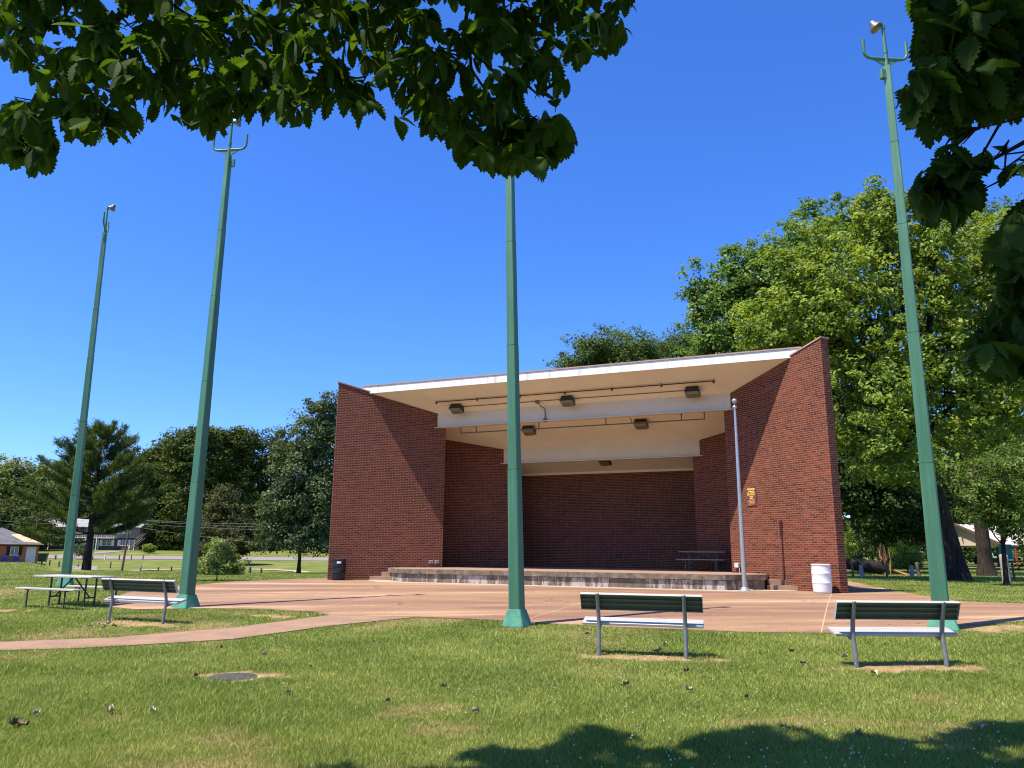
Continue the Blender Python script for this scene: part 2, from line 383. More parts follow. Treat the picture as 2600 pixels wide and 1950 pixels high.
L['lime'] = leaf_mat('lime_leaf', [(0, (.085, .14, .022)), (.5, (.12, .185, .03)), (1, (.17, .24, .045))], .42, .45, .35)
def lawn_mat(name, blade):
    t = NT(name); dry = t.attr('dry'); p = t.pos()
    n = t.noise(.5, 5, .62, p); f = t.noise(6, 4, .7, p)
    green = t.ramp(n, [(.3, (.170, .230, .046)), (.5, (.245, .302, .064)), (.7, (.35, .38, .105))])
    if blade:
        r = t.attr('rnd'); green = t.mix(1.0, green, t.ramp(r, [(0, (.62, .66, .6)), (.6, (1.05, 1.05, 1.0)), (.93, (1.35, 1.25, 1.1)), (1, (2.3, 1.75, 2.2))]), 'MULTIPLY')
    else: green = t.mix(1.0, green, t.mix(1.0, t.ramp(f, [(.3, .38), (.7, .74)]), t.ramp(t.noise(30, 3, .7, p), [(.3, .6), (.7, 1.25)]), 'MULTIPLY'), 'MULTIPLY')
    straw = t.ramp(f, [(.3, (.26, .18, .075)), (.7, (.46, .33, .17))])
    c = t.mix(dry, green, straw)
    if blade:
        b = t.bsdf(c, .55, .25, 0, None, False); tr = t.n('ShaderNodeBsdfTranslucent', Color=t.mix(1.0, c, (1.2, 1.2, .7), 'MULTIPLY')).outputs[0]
        m = t.n('ShaderNodeMixShader'); m.inputs[0].default_value = .3
        t.nt.links.new(b, m.inputs[1]); t.nt.links.new(tr, m.inputs[2]); t.out(m.outputs[0])
    else: t.bsdf(c, .9, .1, 0, t.bump(t.math('ADD', t.noise(25, 4, .8, p), f), .8, .04))
    return t.mat
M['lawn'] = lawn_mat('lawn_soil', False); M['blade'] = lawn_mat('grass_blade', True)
M['clover'] = plain('clover_white', (.60, .56, .46), .7, .2)
M['dry_leaf'] = plain('dry_leaf', (.27, .19, .115), .8, .2, 0, .4, 12)
M['pale_leaf'] = plain('pale_dry_leaf', (.50, .40, .29), .8, .2, 0, .25, 12)
M['dark_leaf'] = plain('dark_dead_leaf', (.20, .13, .075), .8, .2, 0, .4, 12)

# ------------------------------------------------------------------ ground
PLAZA = [(-11.52, 22.46), (-10.6, 21.2), (-9.54, 20.55), (-8.21, 20.75), (-6.23, 20.4), (-4.77, 19.67), (-4.27, 18.99), (-2.16, 18.5), (-.22, 17.75), (.88, 17.1), (2.45, 16.35), (3.8, 15.9), (4.59, 15.55), (6.18, 15.35), (8.02, 15.55), (9.35, 16.4), (10.75, 16.9), (13.5, 17.5), (16, 19.5), (14.6, 20.8), (12.3, 21.8), (12.9, 25), (13.36, 27.0), (14.5, 31.5), (16.1, 37.5), (8, 41), (-5, 42), (-8.37, 36.2), (-10.83, 31.53), (-11.54, 28.92), (-12.1, 28.3), (-12.39, 25.9)]
PATH = [(-4.27, 18.99), (-5.79, 16.8), (-7.5, 15.37), (-9.36, 14.7), (-14, 13.4), (-20, 12.6), (-20, 11.4), (-14, 12.2), (-9.5, 13.45), (-7.4, 13.95), (-6.9, 14.2), (-5.18, 15.09), (-3.84, 17.0), (-2.16, 18.5)]
def inpoly(x, y, poly):
    x = np.asarray(x); y = np.asarray(y); r = np.zeros(x.shape, bool); n = len(poly)
    for i in range(n):
        x0, y0 = poly[i]; x1, y1 = poly[(i + 1) % n]
        if y0 == y1: continue
        r ^= ((y0 > y) != (y1 > y)) & (x < (x1 - x0) * (y - y0) / (y1 - y0) + x0)
    return r
def pdist(x, y, poly):
    best = np.full(np.shape(x), 1e9); n = len(poly)
    for i in range(n):
        ax, ay = poly[i]; bx, by = poly[(i + 1) % n]; dx, dy = bx - ax, by - ay
        t = np.clip(((x - ax) * dx + (y - ay) * dy) / (dx * dx + dy * dy + 1e-9), 0, 1)
        best = np.minimum(best, np.hypot(x - ax - t * dx, y - ay - t * dy))
    return best
LID = (-3.81, 11.2)
BENCHES = [((-9.157, 18.316), (-7.616, 17.618)), ((1.449, 13.121), (2.781, 12.741)), ((5.091, 11.90), (6.444, 11.95))]
BARE = [(2.1, 12.85, 1.3, .34, R(-16)), (5.8, 11.85, 1.2, .36, R(1)), (-8.3, 17.75, 1.5, .42, R(-24)), (-3.75, 11.35, .75, .36, 0.1), (9.6, 16.0, 1.5, .5, .25), (-5.6, 18.9, .9, .3, -.5), (2.7, 8.55, .8, .22, .15), (-.6, 8.2, .5, .35, .1), (.35, 16.35, .7, .3, -.2), (4.0, 8.5, 1.0, .2, -.1), (-1.1, 9.1, .7, .3, .6), (-13.5, 20.6, 1.2, .4, .1)]
def dryness(x, y):
    n1 = vn(x, y, 1.3) * .55 + vn(x, y, .45) * .3 + vn(x, y, .17) * .15
    n2 = vn(x + 40, y - 13, 4.5)
    d = sst((n1 * .62 + n2 * .38 - .575) / .2) * .55
    nz = (vn(x, y, .3) - .5) * .9 + (vn(x, y, .11) - .5) * .5
    for bx, by, rx, ry, a in BARE:
        u = ((x - bx) * math.cos(a) + (y - by) * math.sin(a)) / rx; v = (-(x - bx) * math.sin(a) + (y - by) * math.cos(a)) / ry
        e = np.hypot(u, v) + nz * 1.0
        k = .42 if ry in (.22, .35, .2) or rx in (.7,) else 1.0
        d = np.maximum(d, sst((1.1 - e) / .45) * k)
    return np.clip(d, 0, 1)
def axis(segs):
    r = []
    for a, b, s in segs: r += list(np.arange(a, b, s))
    return np.array(r + [segs[-1][1]])
gx = axis([(-1500, -300, 120), (-300, -120, 12), (-120, -30, 3), (-30, -14, .8), (-14, 16, .16), (16, 30, .8), (30, 120, 5), (120, 300, 30), (300, 1500, 200)])
gy = axis([(-60, 4, 4), (4, 24, .16), (24, 45, .5), (45, 180, 2), (180, 300, 12), (300, 1500, 150)])
XG, YG = np.meshgrid(gx, gy); nx_, ny_ = len(gx), len(gy)
ZG = G(XG, YG)
idx = np.arange(nx_ * ny_).reshape(ny_, nx_)
F = np.stack([idx[:-1, :-1].ravel(), idx[:-1, 1:].ravel(), idx[1:, 1:].ravel(), idx[1:, :-1].ravel()], 1)
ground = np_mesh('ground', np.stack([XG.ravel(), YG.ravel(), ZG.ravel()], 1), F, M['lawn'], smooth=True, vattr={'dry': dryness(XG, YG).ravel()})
tag(ground, kind='structure')

import bmesh
def sheet(name, poly, mat, lift, step=1.2, thick=.12, res_x=None):
    """paving following the terrain, with a real edge"""
    bm = bmesh.new(); f = bm.faces.new([bm.verts.new((x, y, 0)) for x, y in poly]); f.normal_update()
    if f.normal.z < 0: f.normal_flip()
    xs = [p[0] for p in poly]; ys = [p[1] for p in poly]
    for k in np.arange(min(ys) + .01, max(ys), step):
        bmesh.ops.bisect_plane(bm, geom=bm.verts[:] + bm.edges[:] + bm.faces[:], plane_co=(0, k, 0), plane_no=(0, 1, 0))
    for k in np.arange(min(xs) + .01, max(xs), res_x or step):
        bmesh.ops.bisect_plane(bm, geom=bm.verts[:] + bm.edges[:] + bm.faces[:], plane_co=(k, 0, 0), plane_no=(1, 0, 0))
    for v in bm.verts: v.co.z = g1(v.co.x, v.co.y) + lift
    ext = bmesh.ops.extrude_face_region(bm, geom=bm.faces[:])
    low = [v for v in ext['geom'] if isinstance(v, bmesh.types.BMVert)]
    for v in low: v.co.z -= thick
    bmesh.ops.recalc_face_normals(bm, faces=bm.faces[:])
    me = bpy.data.meshes.new(name); bm.to_mesh(me); bm.free(); me.materials.append(mat)
    return tag(link(name, me), kind='structure')
sheet('plaza', PLAZA, M['plaza'], .030)
sheet('footpath', PATH, M['tan_path'], .022, .8)
def strip(name, pts, w, mat, lift, n=40):
    P = np.array(pts, float); t = np.linspace(0, len(P) - 1, n); xs = np.interp(t, range(len(P)), P[:, 0]); ys = np.interp(t, range(len(P)), P[:, 1])
    dx = np.gradient(xs); dy = np.gradient(ys); l = np.hypot(dx, dy); nx, ny = -dy / l, dx / l
    b = MB(); V = []
    for k in range(n):
        for o in (-w / 2, -w / 4, 0, w / 4, w / 2):
            x, y = xs[k] + nx[k] * o, ys[k] + ny[k] * o; V.append((x, y, g1(x, y) + lift))
    fs = [(k * 5 + j + 1, k * 5 + j, k * 5 + 5 + j, k * 5 + 6 + j) for k in range(n - 1) for j in range(4)]
    b.add(V, fs, 0, True); o = b.build(name, mat); return tag(o, kind='structure')
strip('road', [(-150, 136), (-90, 135), (-40, 134.5), (10, 136), (60, 140)], 11, M['asphalt'], .05, 120)
strip('park_drive', [(-56, 104), (-52, 96), (-47, 89), (-40, 84), (-30, 81)], 3.2, M['asphalt'], .05, 40)
th_ = np.linspace(0, 2 * math.pi, 40)
strip('loop_path', [(-35 + 10.5 * math.cos(q), 93 + 7 * math.sin(q)) for q in th_], 1.6, M['pale_concrete'], .07, 90)
strip('driveway', [(-78, 131), (-79, 140), (-80, 160)], 4, M['asphalt'], .06, 20)

# grass blades (near lawn), thinning with distance
def grass():
    N = 1450000
    u = RNG.random(N); y0, y1 = 5.9, 80.0
    y = y0 * (y1 / y0) ** (u ** 1.0)      # density falls with distance
    x = (RNG.random(N) * 2 - 1) * (y * .70 + .8)
    inP = inpoly(x, y, PLAZA); inQ = inpoly(x, y, PATH); edge = .16 * vn(x, y, .35) - .02
    ok = (~inP | (pdist(x, y, PLAZA) < edge)) & (~inQ | (pdist(x, y, PATH) < edge)) & (np.hypot(x - LID[0], (y - LID[1] - .10) * 1.5) > .33)
    ok &= ~((y > 36) & (x < 3)) | (RNG.random(N) < .6)
    dsh = (x - OX) * UD[0] + (y - OY) * UD[1]; ash = (x - OX) * UA[0] + (y - OY) * UA[1]
    ok &= ~((dsh > .5) & (ash > .5) & (ash < W - .5) & (dsh < 60) )
    x, y = x[ok], y[ok]
    dr = dryness(x, y)
    keep = RNG.random(len(x)) > dr * .72
    x, y, dr = x[keep], y[keep], dr[keep]
    n = len(x); z = G(x, y)
    hgt = (.024 + .030 * RNG.random(n) ** 1.5) * (1 - .5 * dr) * (.75 + .6 * vn(x, y, .8))
    wid = (.0024 + .0022 * RNG.random(n)) * np.maximum(1, y / 6.5) ** .9
    a = RNG.random(n) * 2 * math.pi; b = RNG.random(n) * 2 * math.pi
    lean = hgt * (.25 + .9 * RNG.random(n))
    cx, cy = np.cos(a) * wid, np.sin(a) * wid
    V = np.empty((n, 3, 3), np.float32)
    V[:, 0] = np.stack([x - cx, y - cy, z - .004], 1); V[:, 1] = np.stack([x + cx, y + cy, z - .004], 1)
    V[:, 2] = np.stack([x + np.cos(b) * lean, y + np.sin(b) * lean, z + hgt], 1)
    Fc = np.arange(n * 3).reshape(n, 3)
    o = np_mesh('lawn_grass', V.reshape(-1, 3), Fc, M['blade'], rnd=RNG.random(n), vattr={'dry': np.repeat(np.clip(dr + .12 * (RNG.random(n) > .93), 0, 1), 3)})
    tag(o, 'short mown grass growing over the park lawn', 'grass', kind='stuff')
    # clover heads
    m = 1500; y = 6 * (19 / 6) ** RNG.random(m); x = (RNG.random(m) * 2 - 1) * (y * .7)
    cl = vn(x + 7, y + 3, 2.2) + .35 * sst((x + 1) / 5)
    ok = ~inpoly(x, y, PLAZA) & ~inpoly(x, y, PATH) & (RNG.random(m) < sst((cl - .55) / .35)) & (dryness(x, y) < .4)
    x, y = x[ok], y[ok]; n = len(x); z = G(x, y) + .05 + .02 * RNG.random(n); r = .006 + .006 * RNG.random(n)
    T = np.array([(1, 0, 0), (-.5, .87, 0), (-.5, -.87, 0), (0, 0, 1), (0, 0, -1)]); TF = np.array([(0, 1, 3), (1, 2, 3), (2, 0, 3), (1, 0, 4), (2, 1, 4), (0, 2, 4)])
    V = np.stack([x, y, z], 1)[:, None, :] + T[None] * r[:, None, None]
    Fc = (np.arange(n)[:, None, None] * 5 + TF[None]).reshape(-1, 3)
    o = np_mesh('clover_flowers', V.reshape(-1, 3), Fc, M['clover'])
    tag(o, 'tiny white clover flowers dotted through the lawn', 'clover', kind='stuff')
grass()

# ------------------------------------------------------------------ band shell
K = .8196                                    # depth gained per metre along the splayed wings
def soffit(d): return 7.86 - .386 * (d - 2.88)
shell = thing('band_shell', (OX, OY, 0), 'red brick band shell with white edged sloping roof and splayed side walls', 'band shell', TH)
def mir(poly): return [(W - a, d) for a, d in reversed(poly)]
t1 = np.array([1, K]) / math.hypot(1, K); n1 = np.array([-t1[1], t1[0]])   # outward normal of the left wing
TW = .36
w1 = [(0, 0), (3.82, 3.13), (3.82 + n1[0] * TW, 3.13 + n1[1] * TW), (n1[0] * TW, n1[1] * TW)]
def wing_top(a, d): return 9.0 - .40 * max(0, a * t1[0] * 0 + d) if d < 1.0 else min(9.0 - .40 * d, soffit(d) - .004)
def wing(poly, name):
    # top follows the roof slope; extra station where the roof slab starts to rest on it
    fr, re_, reo, fro = poly
    st = [0, .93, .935, 3.13]
    b = MB()
    ins = []; outs = []
    L1 = 3.13
    for d in st:
        f = d / L1
        ins.append((fr[0] + (re_[0] - fr[0]) * f, fr[1] + (re_[1] - fr[1]) * f)); outs.append((fro[0] + (reo[0] - fro[0]) * f, fro[1] + (reo[1] - fro[1]) * f))
    tops = [9.0, 8.64, 8.575, soffit(3.13) - .01]
    V = []
    for (ix, iy), (ox, oy), tz in zip(ins, outs, tops): V += [(ix, iy, 0), (ox, oy, 0), (ix, iy, tz), (ox, oy, tz)]
    fs = []
    for k in range(3):
        q = 4 * k; fs += [(q, q + 4, q + 6, q + 2), (q + 1, q + 3, q + 7, q + 5), (q + 2, q + 6, q + 7, q + 3)]
    fs += [(0, 2, 3, 1), (12, 13, 15, 14)]
    b.add(V, fs); return b, ins, outs
def finish(b, flip):
    if flip: b.f = [tuple(reversed(f)) for f in b.f]
    return b
b, _, _ = wing(w1, 'l'); finish(b, False).build('wing_wall', M['brick'], shell)
w1r = [(W - a, d) for a, d in w1]
b, _, _ = wing(w1r, 'r'); finish(b, True).build('wing_wall', M['brick'], shell)
# metal caps on the wing tops
for side in (0, 1):
    P = w1 if not side else w1r
    b = MB(); e = .03
    f0 = np.array(P[0]); r0 = np.array(P[1]); fo = np.array(P[3]); tt = (r0 - f0) / np.linalg.norm(r0 - f0); nn = (fo - f0) / np.linalg.norm(fo - f0)
    ln = .925 / 3.13 * np.linalg.norm(r0 - f0)
    V = []
    for s_, z in ((-.035, 9.014), (ln, 8.646)):
        for o_ in (-e, TW + e):
            q = f0 + tt * s_ + nn * o_; V += [(q[0], q[1], z), (q[0], q[1], z + .055)]
    fs = [(0, 1, 3, 2), (4, 6, 7, 5), (0, 4, 5, 1), (2, 3, 7, 6), (1, 5, 7, 3), (0, 2, 6, 4)]
    b.add(V, fs if not side else [tuple(reversed(f)) for f in fs]); b.build('coping', M['coping'], shell)
# second pair of side walls, flatter, set outboard of the wings
s2 = .448
def line2(a): return 6.3 + s2 * (a - 5.37)
for side in (0, 1):
    pts = [(2.2, line2(2.2)), (5.70, line2(5.70)), (5.70 - .14, line2(5.70) + .33), (2.2 - .14, line2(2.2) + .33)]
    if side: pts = mir(pts)
    MB().prism(pts, 0, lambda x, y: soffit(y) - .008).build('inner_wall', M['brick'], shell)
# third, short return and the rear wall
MB().prism([(2.6, 8.95), (W - 2.6, 8.95), (W - 2.6, 9.3), (2.6, 9.3)], 0, 5.52).build('rear_wall', M['brick'], shell)
for side in (0, 1):
    pts = [(3.6, 5.72), (3.9, 5.72), (3.9, 8.94), (3.6, 8.94)]
    if side: pts = mir(pts)
    MB().prism(pts, 0, lambda x, y: soffit(y) - .012).build('outer_return_wall', M['brick'], shell)
for side in (0, 1):
    pts = [(3.40, 3.36), (3.58, 3.30), (2.40, 5.02), (2.12, 4.98)]
    if side: pts = mir(pts)
    MB().prism(pts, 0, lambda x, y: soffit(y) - .010).build('link_wall', M['brick'], shell)
# roof slab: one sloping sheet from the fascia to the rear wall
b = MB()
def roof_edge(d): return max(.72, .72 + (d - .91) * .75) if d < 3.0 else 2.1
st = [.93, 2.0, 3.0, 5.0, 9.4]
V = []
for d in st:
    e = min(roof_edge(d), 1.7)
    V += [(e, d, soffit(d)), (W - e, d, soffit(d)), (e, d, soffit(d) + .34), (W - e, d, soffit(d) + .34)]
fs = []
ms = []
for k in range(len(st) - 1):
    q = 4 * k
    b.add([V[q], V[q + 1], V[q + 5], V[q + 4]], [(0, 3, 2, 1)], 0); b.add([V[q + 2], V[q + 3], V[q + 7], V[q + 6]], [(0, 1, 2, 3)], 1)
    b.add([V[q], V[q + 4], V[q + 6], V[q + 2]], [(0, 1, 2, 3)], 0); b.add([V[q + 1], V[q + 3], V[q + 7], V[q + 5]], [(0, 1, 2, 3)], 0)
b.add(V[:4], [(0, 1, 3, 2)], 0); b.add(V[-4:], [(0, 2, 3, 1)], 0)
b.build('roof_slab', [M['soffit'], M['roof_top']], shell)
# fascia board with a brown drip edge
b = MB(); fl, fr_ = .70, W - .70
b.prism([(fl, .87), (fr_, .87), (fr_, .925), (fl, .925)], 8.60, 8.925); fas = b.build('fascia', M['fascia'], shell)
MB().prism([(fl - .02, .845), (fr_ + .02, .845), (fr_ + .02, .99), (fl - .02, .99)], 8.93, 8.985).build('drip_edge', M['coping'], fas)
# beams hanging under the slab, each with a protruding bottom flange
for nm, a, d, z0, z1, ex in (('front', 3.50, 2.88, 7.215, 7.862, .09), ('rear', 5.365, 6.29, 5.845, 6.545, .14)):
    bm_ = MB().prism([(a, d), (W - a, d), (W - a, d + .14), (a, d + .14)], z0, z1 + .03).build('beam', M['beam'], shell)
    MB().prism([(a - ex, d - .10), (W - a + ex, d - .10), (W - a + ex, d + .24), (a - ex, d + .24)], z0 - .035, z0 - .002).build('flange', M['beam'], bm_)
# frieze panels above the rear wall
for k in range(3):
    x0 = 4.0 + k * (W - 8.0) / 3; x1 = 4.0 + (k + 1) * (W - 8.0) / 3 - .012
    MB().prism([(x0, 8.80), (x1, 8.80), (x1, 8.94), (x0, 8.94)], 5.47, 5.66).build('frieze_board', M['soffit'], shell)
# stage
SZ = .925
outer = [(3.60, -.30), (W - 3.60, -.30), (W - 2.40, .92), (W - 2.40, 1.955), (W - 5.9, 6.0), (W - 5.9, 8.93), (5.9, 8.93), (5.9, 6.0), (2.40, 1.955), (2.40, .92)]
inn = [(3.64, -.23), (W - 3.64, -.23), (W - 2.47, .95), (W - 2.47, 1.93), (W - 5.9, 6.0), (W - 5.9, 8.9), (5.9, 8.9), (5.9, 6.0), (2.47, 1.93), (2.47, .95)]
stage = MB().prism(inn, .2, SZ - .19, 0).build('stage', M['stage_face'], shell)
b = MB().prism(outer, SZ - .185, SZ - .012, 0); b.build('stage_lip', M['stage_face'], stage)
MB().prism([(3.62, -.28), (W - 3.62, -.28), (W - 2.42, .94), (W - 2.42, 1.94), (W - 4.0, 3.25), (W - 1.6, 5.0), (W - 3.9, 8.93), (3.9, 8.93), (1.6, 5.0), (4.0, 3.25), (2.42, 1.94), (2.42, .94)], SZ - .011, SZ).build('stage_floor', M['stage_top'], stage)
for side in (0, 1):
    for k, (dd, z) in enumerate(((1.10, .56), (1.42, .745))):
        ax = dd / K
        pts = [(2.395, dd), (2.395, 1.94), (ax + .02 + (1.94 - dd) * 0, 1.94), (ax + .03, dd + .02)] if False else [(ax + .03, dd), (2.395, dd), (2.395, 1.935), (2.37, 1.935)]
        if side: pts = mir(pts)
        MB().prism(pts, .2, z - .003 * k).build('step', M['stage_top'], stage)
# apron of paler concrete along the stage foot
sheetp = [glob(a, d)[:2] for a, d in [(1.5, 1.0), (1.9, .2), (3.2, -1.0), (W - 3.2, -1.0), (W - 1.9, .15), (W - 1.35, .95), (W - 2.3, 1.8), (W - 3.5, .4), (3.5, .4), (2.3, 1.8)]]
sheet('stage_apron', sheetp, M['pale_concrete'], .040, 2.0, .09)

def local_thing(name, a, d, z, label, cat, group=None, rz=0):
    return thing(name, glob(a, d, z), label, cat, TH + rz, group)
# sprinkler pipe, conduits, lights (they hang from the soffit)
sp = local_thing('sprinkler_pipe', 0, 0, 0, 'long thin red-brown sprinkler pipe under the front of the ceiling', 'pipe')
MB().tube([(3.93, 1.87, soffit(1.87) - .07), (16.24, 1.87, soffit(1.87) - .07)], .024, 8).build('pipe', M['pipe_red'], sp)
for k in range(7):
    a = 3.98 + k * (16.20 - 3.98) / 6; z = soffit(1.87) - .07
    MB().lathe([(.012, .02), (.045, -.02), (.05, -.045), (.015, -.10)], 8, (a, 1.87, z)).tube([(a, 1.87, z), (a, 1.87, z + .075)], .01, 6).build('sprinkler_head', M['pipe_red'], sp)
cd = local_thing('conduit', 0, 0, 0, 'thin dark conduit linking the three front ceiling lights', 'conduit')
zc = soffit(2.44)
MB().tube([(4.95, 2.44, zc - .03), (15.1, 2.44, zc - .03)], .016, 6).build('pipe', M['conduit'], cd)
b = MB().box((8.63, 2.44, zc - .06), (.16, .12, .12)).tube([(8.66, 2.44, zc - .1), (8.72, 2.6, zc - .22), (8.84, 2.78, zc - .30), (8.84, 2.83, zc - .45), (8.84, 2.83, zc - .72)], .022, 6).box((8.84, 2.83, zc - .80), (.13, .08, .15))
b.build('junction_box', M['conduit'], cd)
def flood(a, d, label, grp, flat=False):
    z = soffit(d)
    o = local_thing('ceiling_light', a, d, z, label, 'ceiling light', grp)
    if flat:
        MB().box((0, 0, -.05), (.56, .5, .07), Matrix.Rotation(-.368, 3, 'X'), 0, .01).build('housing', M['bronze'], o)
        MB().box((0, -.02, -.11), (.46, .40, .05), Matrix.Rotation(-.368, 3, 'X'), 0, .01).build('lens', M['lens'], o)
        return
    Q = Matrix.Rotation(-.30, 3, 'X')
    V = [(-.24, -.2, .0), (.24, -.2, .0), (.24, .2, .0), (-.24, .2, .0), (-.29, -.24, -.24), (.29, -.24, -.24), (.29, .22, -.27), (-.29, .22, -.27)]
    MB().add([Q @ Vector(p) for p in V], [(3, 2, 1, 0), (4, 5, 6, 7), (0, 4, 7, 3), (1, 2, 6, 5), (0, 1, 5, 4), (2, 3, 7, 6)][:0] + [(0, 1, 2, 3), (7, 6, 5, 4), (3, 7, 4, 0), (5, 6, 2, 1), (4, 5, 1, 0), (6, 7, 3, 2)]).build('housing', M['bronze'], o)
    V = [(-.27, -.225, -.242), (.27, -.225, -.242), (.27, .20, -.272), (-.27, .20, -.272), (-.22, -.16, -.33), (.22, -.16, -.33), (.22, .14, -.35), (-.22, .14, -.35)]
    MB().add([Q @ Vector(p) for p in V], [(0, 1, 2, 3), (7, 6, 5, 4), (3, 7, 4, 0), (5, 6, 2, 1), (4, 5, 1, 0), (6, 7, 3, 2)]).build('lens', M['lens'], o)
flood(4.78, 2.38, 'dark box light at the left end of the front ceiling row', 'dark box lights under the shell ceiling')
flood(10.05, 2.40, 'dark box light in the middle of the front ceiling row', 'dark box lights under the shell ceiling')
flood(15.30, 2.40, 'dark box light at the right end of the front ceiling row', 'dark box lights under the shell ceiling')
flood(7.44, 4.5, 'dark box light behind the front beam, close to the middle green pole', 'dark box lights under the shell ceiling')
flood(12.68, 4.5, 'dark box light behind the front beam, right of its middle', 'dark box lights under the shell ceiling')
flood(10.03, 7.85, 'single flat light behind the rear beam', 'dark box lights under the shell ceiling', True)
pr = local_thing('light_pipe_rail', 0, 0, 0, 'grey pipe rail hung on short droppers below the front beam', 'pipe rail')
dd, zz = 3.16, 6.925
MB().tube([(4.56, dd, zz), (15.60, dd, zz)], .026, 8).build('rail', M['conduit'], pr)
for a in (4.58, 5.37, 8.42, 11.47, 14.66, 15.58):
    MB().tube([(a, dd, zz), (a, dd, 7.18)], .024, 8).lathe([(.05, 0), (.05, .012)], 8, (a, dd, 7.168)).build('dropper', M['conduit'], pr)
for a in (8.18, 12.55):
    MB().tube([(a, dd, zz), (a - .03, dd + .2, zz + .16), (a - .14, dd + .3, zz + .34)], .015, 6).build('cable', M['conduit'], pr)

# wall sign and boxes
tr = np.array([-1, K]) / math.hypot(1, K)          # along the right wing, going back
ang_r = math.atan2(-K, 1)                          # sign's own x axis points to the front (to the right in view)
def on_right(s, z, off=.0):                        # s metres from the front corner
    nr = np.array([-K, -1]) / math.hypot(1, K)
    return glob(W + tr[0] * s + nr[0] * off, tr[1] * s + nr[1] * off, z)
sg = thing('wall_sign', on_right(3.70, 3.74, .012), 'small notice board with yellow and orange lettering on the sunlit right wall', 'sign', TH + ang_r)
MB().box((0, 0, 0), (.46, .018, .66), None, 0, .004).build('board', M['sign_back'], sg)
MB().box((0, -.012, .335), (.46, .012, .012)).box((0, -.012, -.335), (.46, .012, .012)).box((-.235, -.012, 0), (.012, .012, .68)).box((.235, -.012, 0), (.012, .012, .68)).build('edge_trim', M['sign_edge'], sg)
rows = [('sign_yellow', .27, .075, [(-.20, .20)]), ('sign_white', .185, .045, [(-.12, .05), (.08, .16)]), ('sign_yellow', .125, .05, [(-.19, -.08), (-.04, .19)]), ('sign_yellow', .06, .05, [(-.20, -.06), (-.03, .20)]), ('sign_yellow', -.015, .06, [(-.08, .11)]), ('sign_white', -.085, .04, [(-.06, .07)]), ('sign_orange', -.14, .03, [(-.14, -.02), (.0, .18)]), ('sign_orange', -.19, .03, [(-.16, .16)]), ('sign_orange', -.24, .03, [(-.14, .05), (.07, .16)]), ('sign_orange', -.285, .03, [(-.15, .14)])]
for m_, z, h, segs in rows:
        mt = m_
        for x0, x1 in segs:
            b = MB()
            x = x0
            while x < x1 - .01:
                w_ = min(random.uniform(.022, .034) if h < .07 else .05, x1 - x); b.box((x + w_ / 2, -.0125, z), (w_ - .005, .006, h * random.uniform(.8, 1))); x += w_
            b.build('lettering', M[mt], sg)
bx = thing('outlet_box', on_right(4.50, 1.20, .04), 'white electrical box with hanging cables low on the right wall', 'electrical box', TH + ang_r)
MB().box((-.12, 0, 0), (.2, .09, .17), None, 0, .01).build('cover', M['dull_white'], bx)
MB().box((.06, 0, .01), (.13, .09, .13), None, 0, .01).build('socket_box', M['conduit'], bx)
MB().tube([(.0, 0, -.07), (.02, -.02, -.2), (.01, 0, -.33)], .012, 6).tube([(.1, 0, -.07), (.14, -.02, -.15), (.12, 0, -.3)], .012, 6).tube([(.12, 0, .09), (.17, -.02, .05), (.17, 0, -.05)], .012, 6).build('cable', M['dull_white'], bx)
nl = np.array([K, -1]) / math.hypot(1, K); tl = np.array([1, K]) / math.hypot(1, K)
for s_, lb in ((4.42, 'small grey outlet plate low on the left wall, the one farther from the stage corner'), (4.68, 'small grey outlet plate low on the left wall, nearest the stage corner')):
    q = glob(tl[0] * s_ + nl[0] * .02, tl[1] * s_ + nl[1] * .02, 1.16)
    o = thing('outlet_plate', q, lb, 'outlet', TH + math.atan2(K, 1), 'outlet plates on the left wall')
    MB().box((0, 0, 0), (.17, .04, .13), None, 0, .01).build('plate', M['alu_dull'], o)
    for zz_ in (-.03, .03): MB().box((0, -.024, zz_), (.06, .012, .035)).build('socket', M['conduit'], o)

# ------------------------------------------------------------------ flagpole
fx, fy = glob(17.18, -.16)[:2]; fz = g1(fx, fy) + .03
fp = thing('flagpole', (fx, fy, fz), 'slim bare silver flagpole with ball top beside the stage steps', 'flagpole')
MB().tube([(0, 0, .02), (0, 0, 2.2), (0, 0, 4.4), (0, 0, 6.28)], [.078, .072, .058, .042], 16).build('pole', M['steel'], fp)
MB().lathe([(.20, 0), (.20, .03), (.15, .05), (.12, .10), (.085, .13)], 20).build('base_flange', M['steel'], fp)
MB().lathe([(.04, 6.24), (.06, 6.27), (.085, 6.31), (.085, 6.34), (.03, 6.37), (.025, 6.46)], 16).build('truck', M['steel'], fp)
MB().lathe([(.01, 6.44)] + [(.095 * math.sin(q), 6.54 - .095 * math.cos(q)) for q in np.linspace(.2, math.pi - .05, 9)], 16).build('ball', M['steel'], fp)
b = MB(); b.tube([(.08, -.06, .06), (.25, -.1, .04), (.3, .03, .02), (.16, .1, .02)], .012, 6); b.build('rope', M['dull_white'], fp)

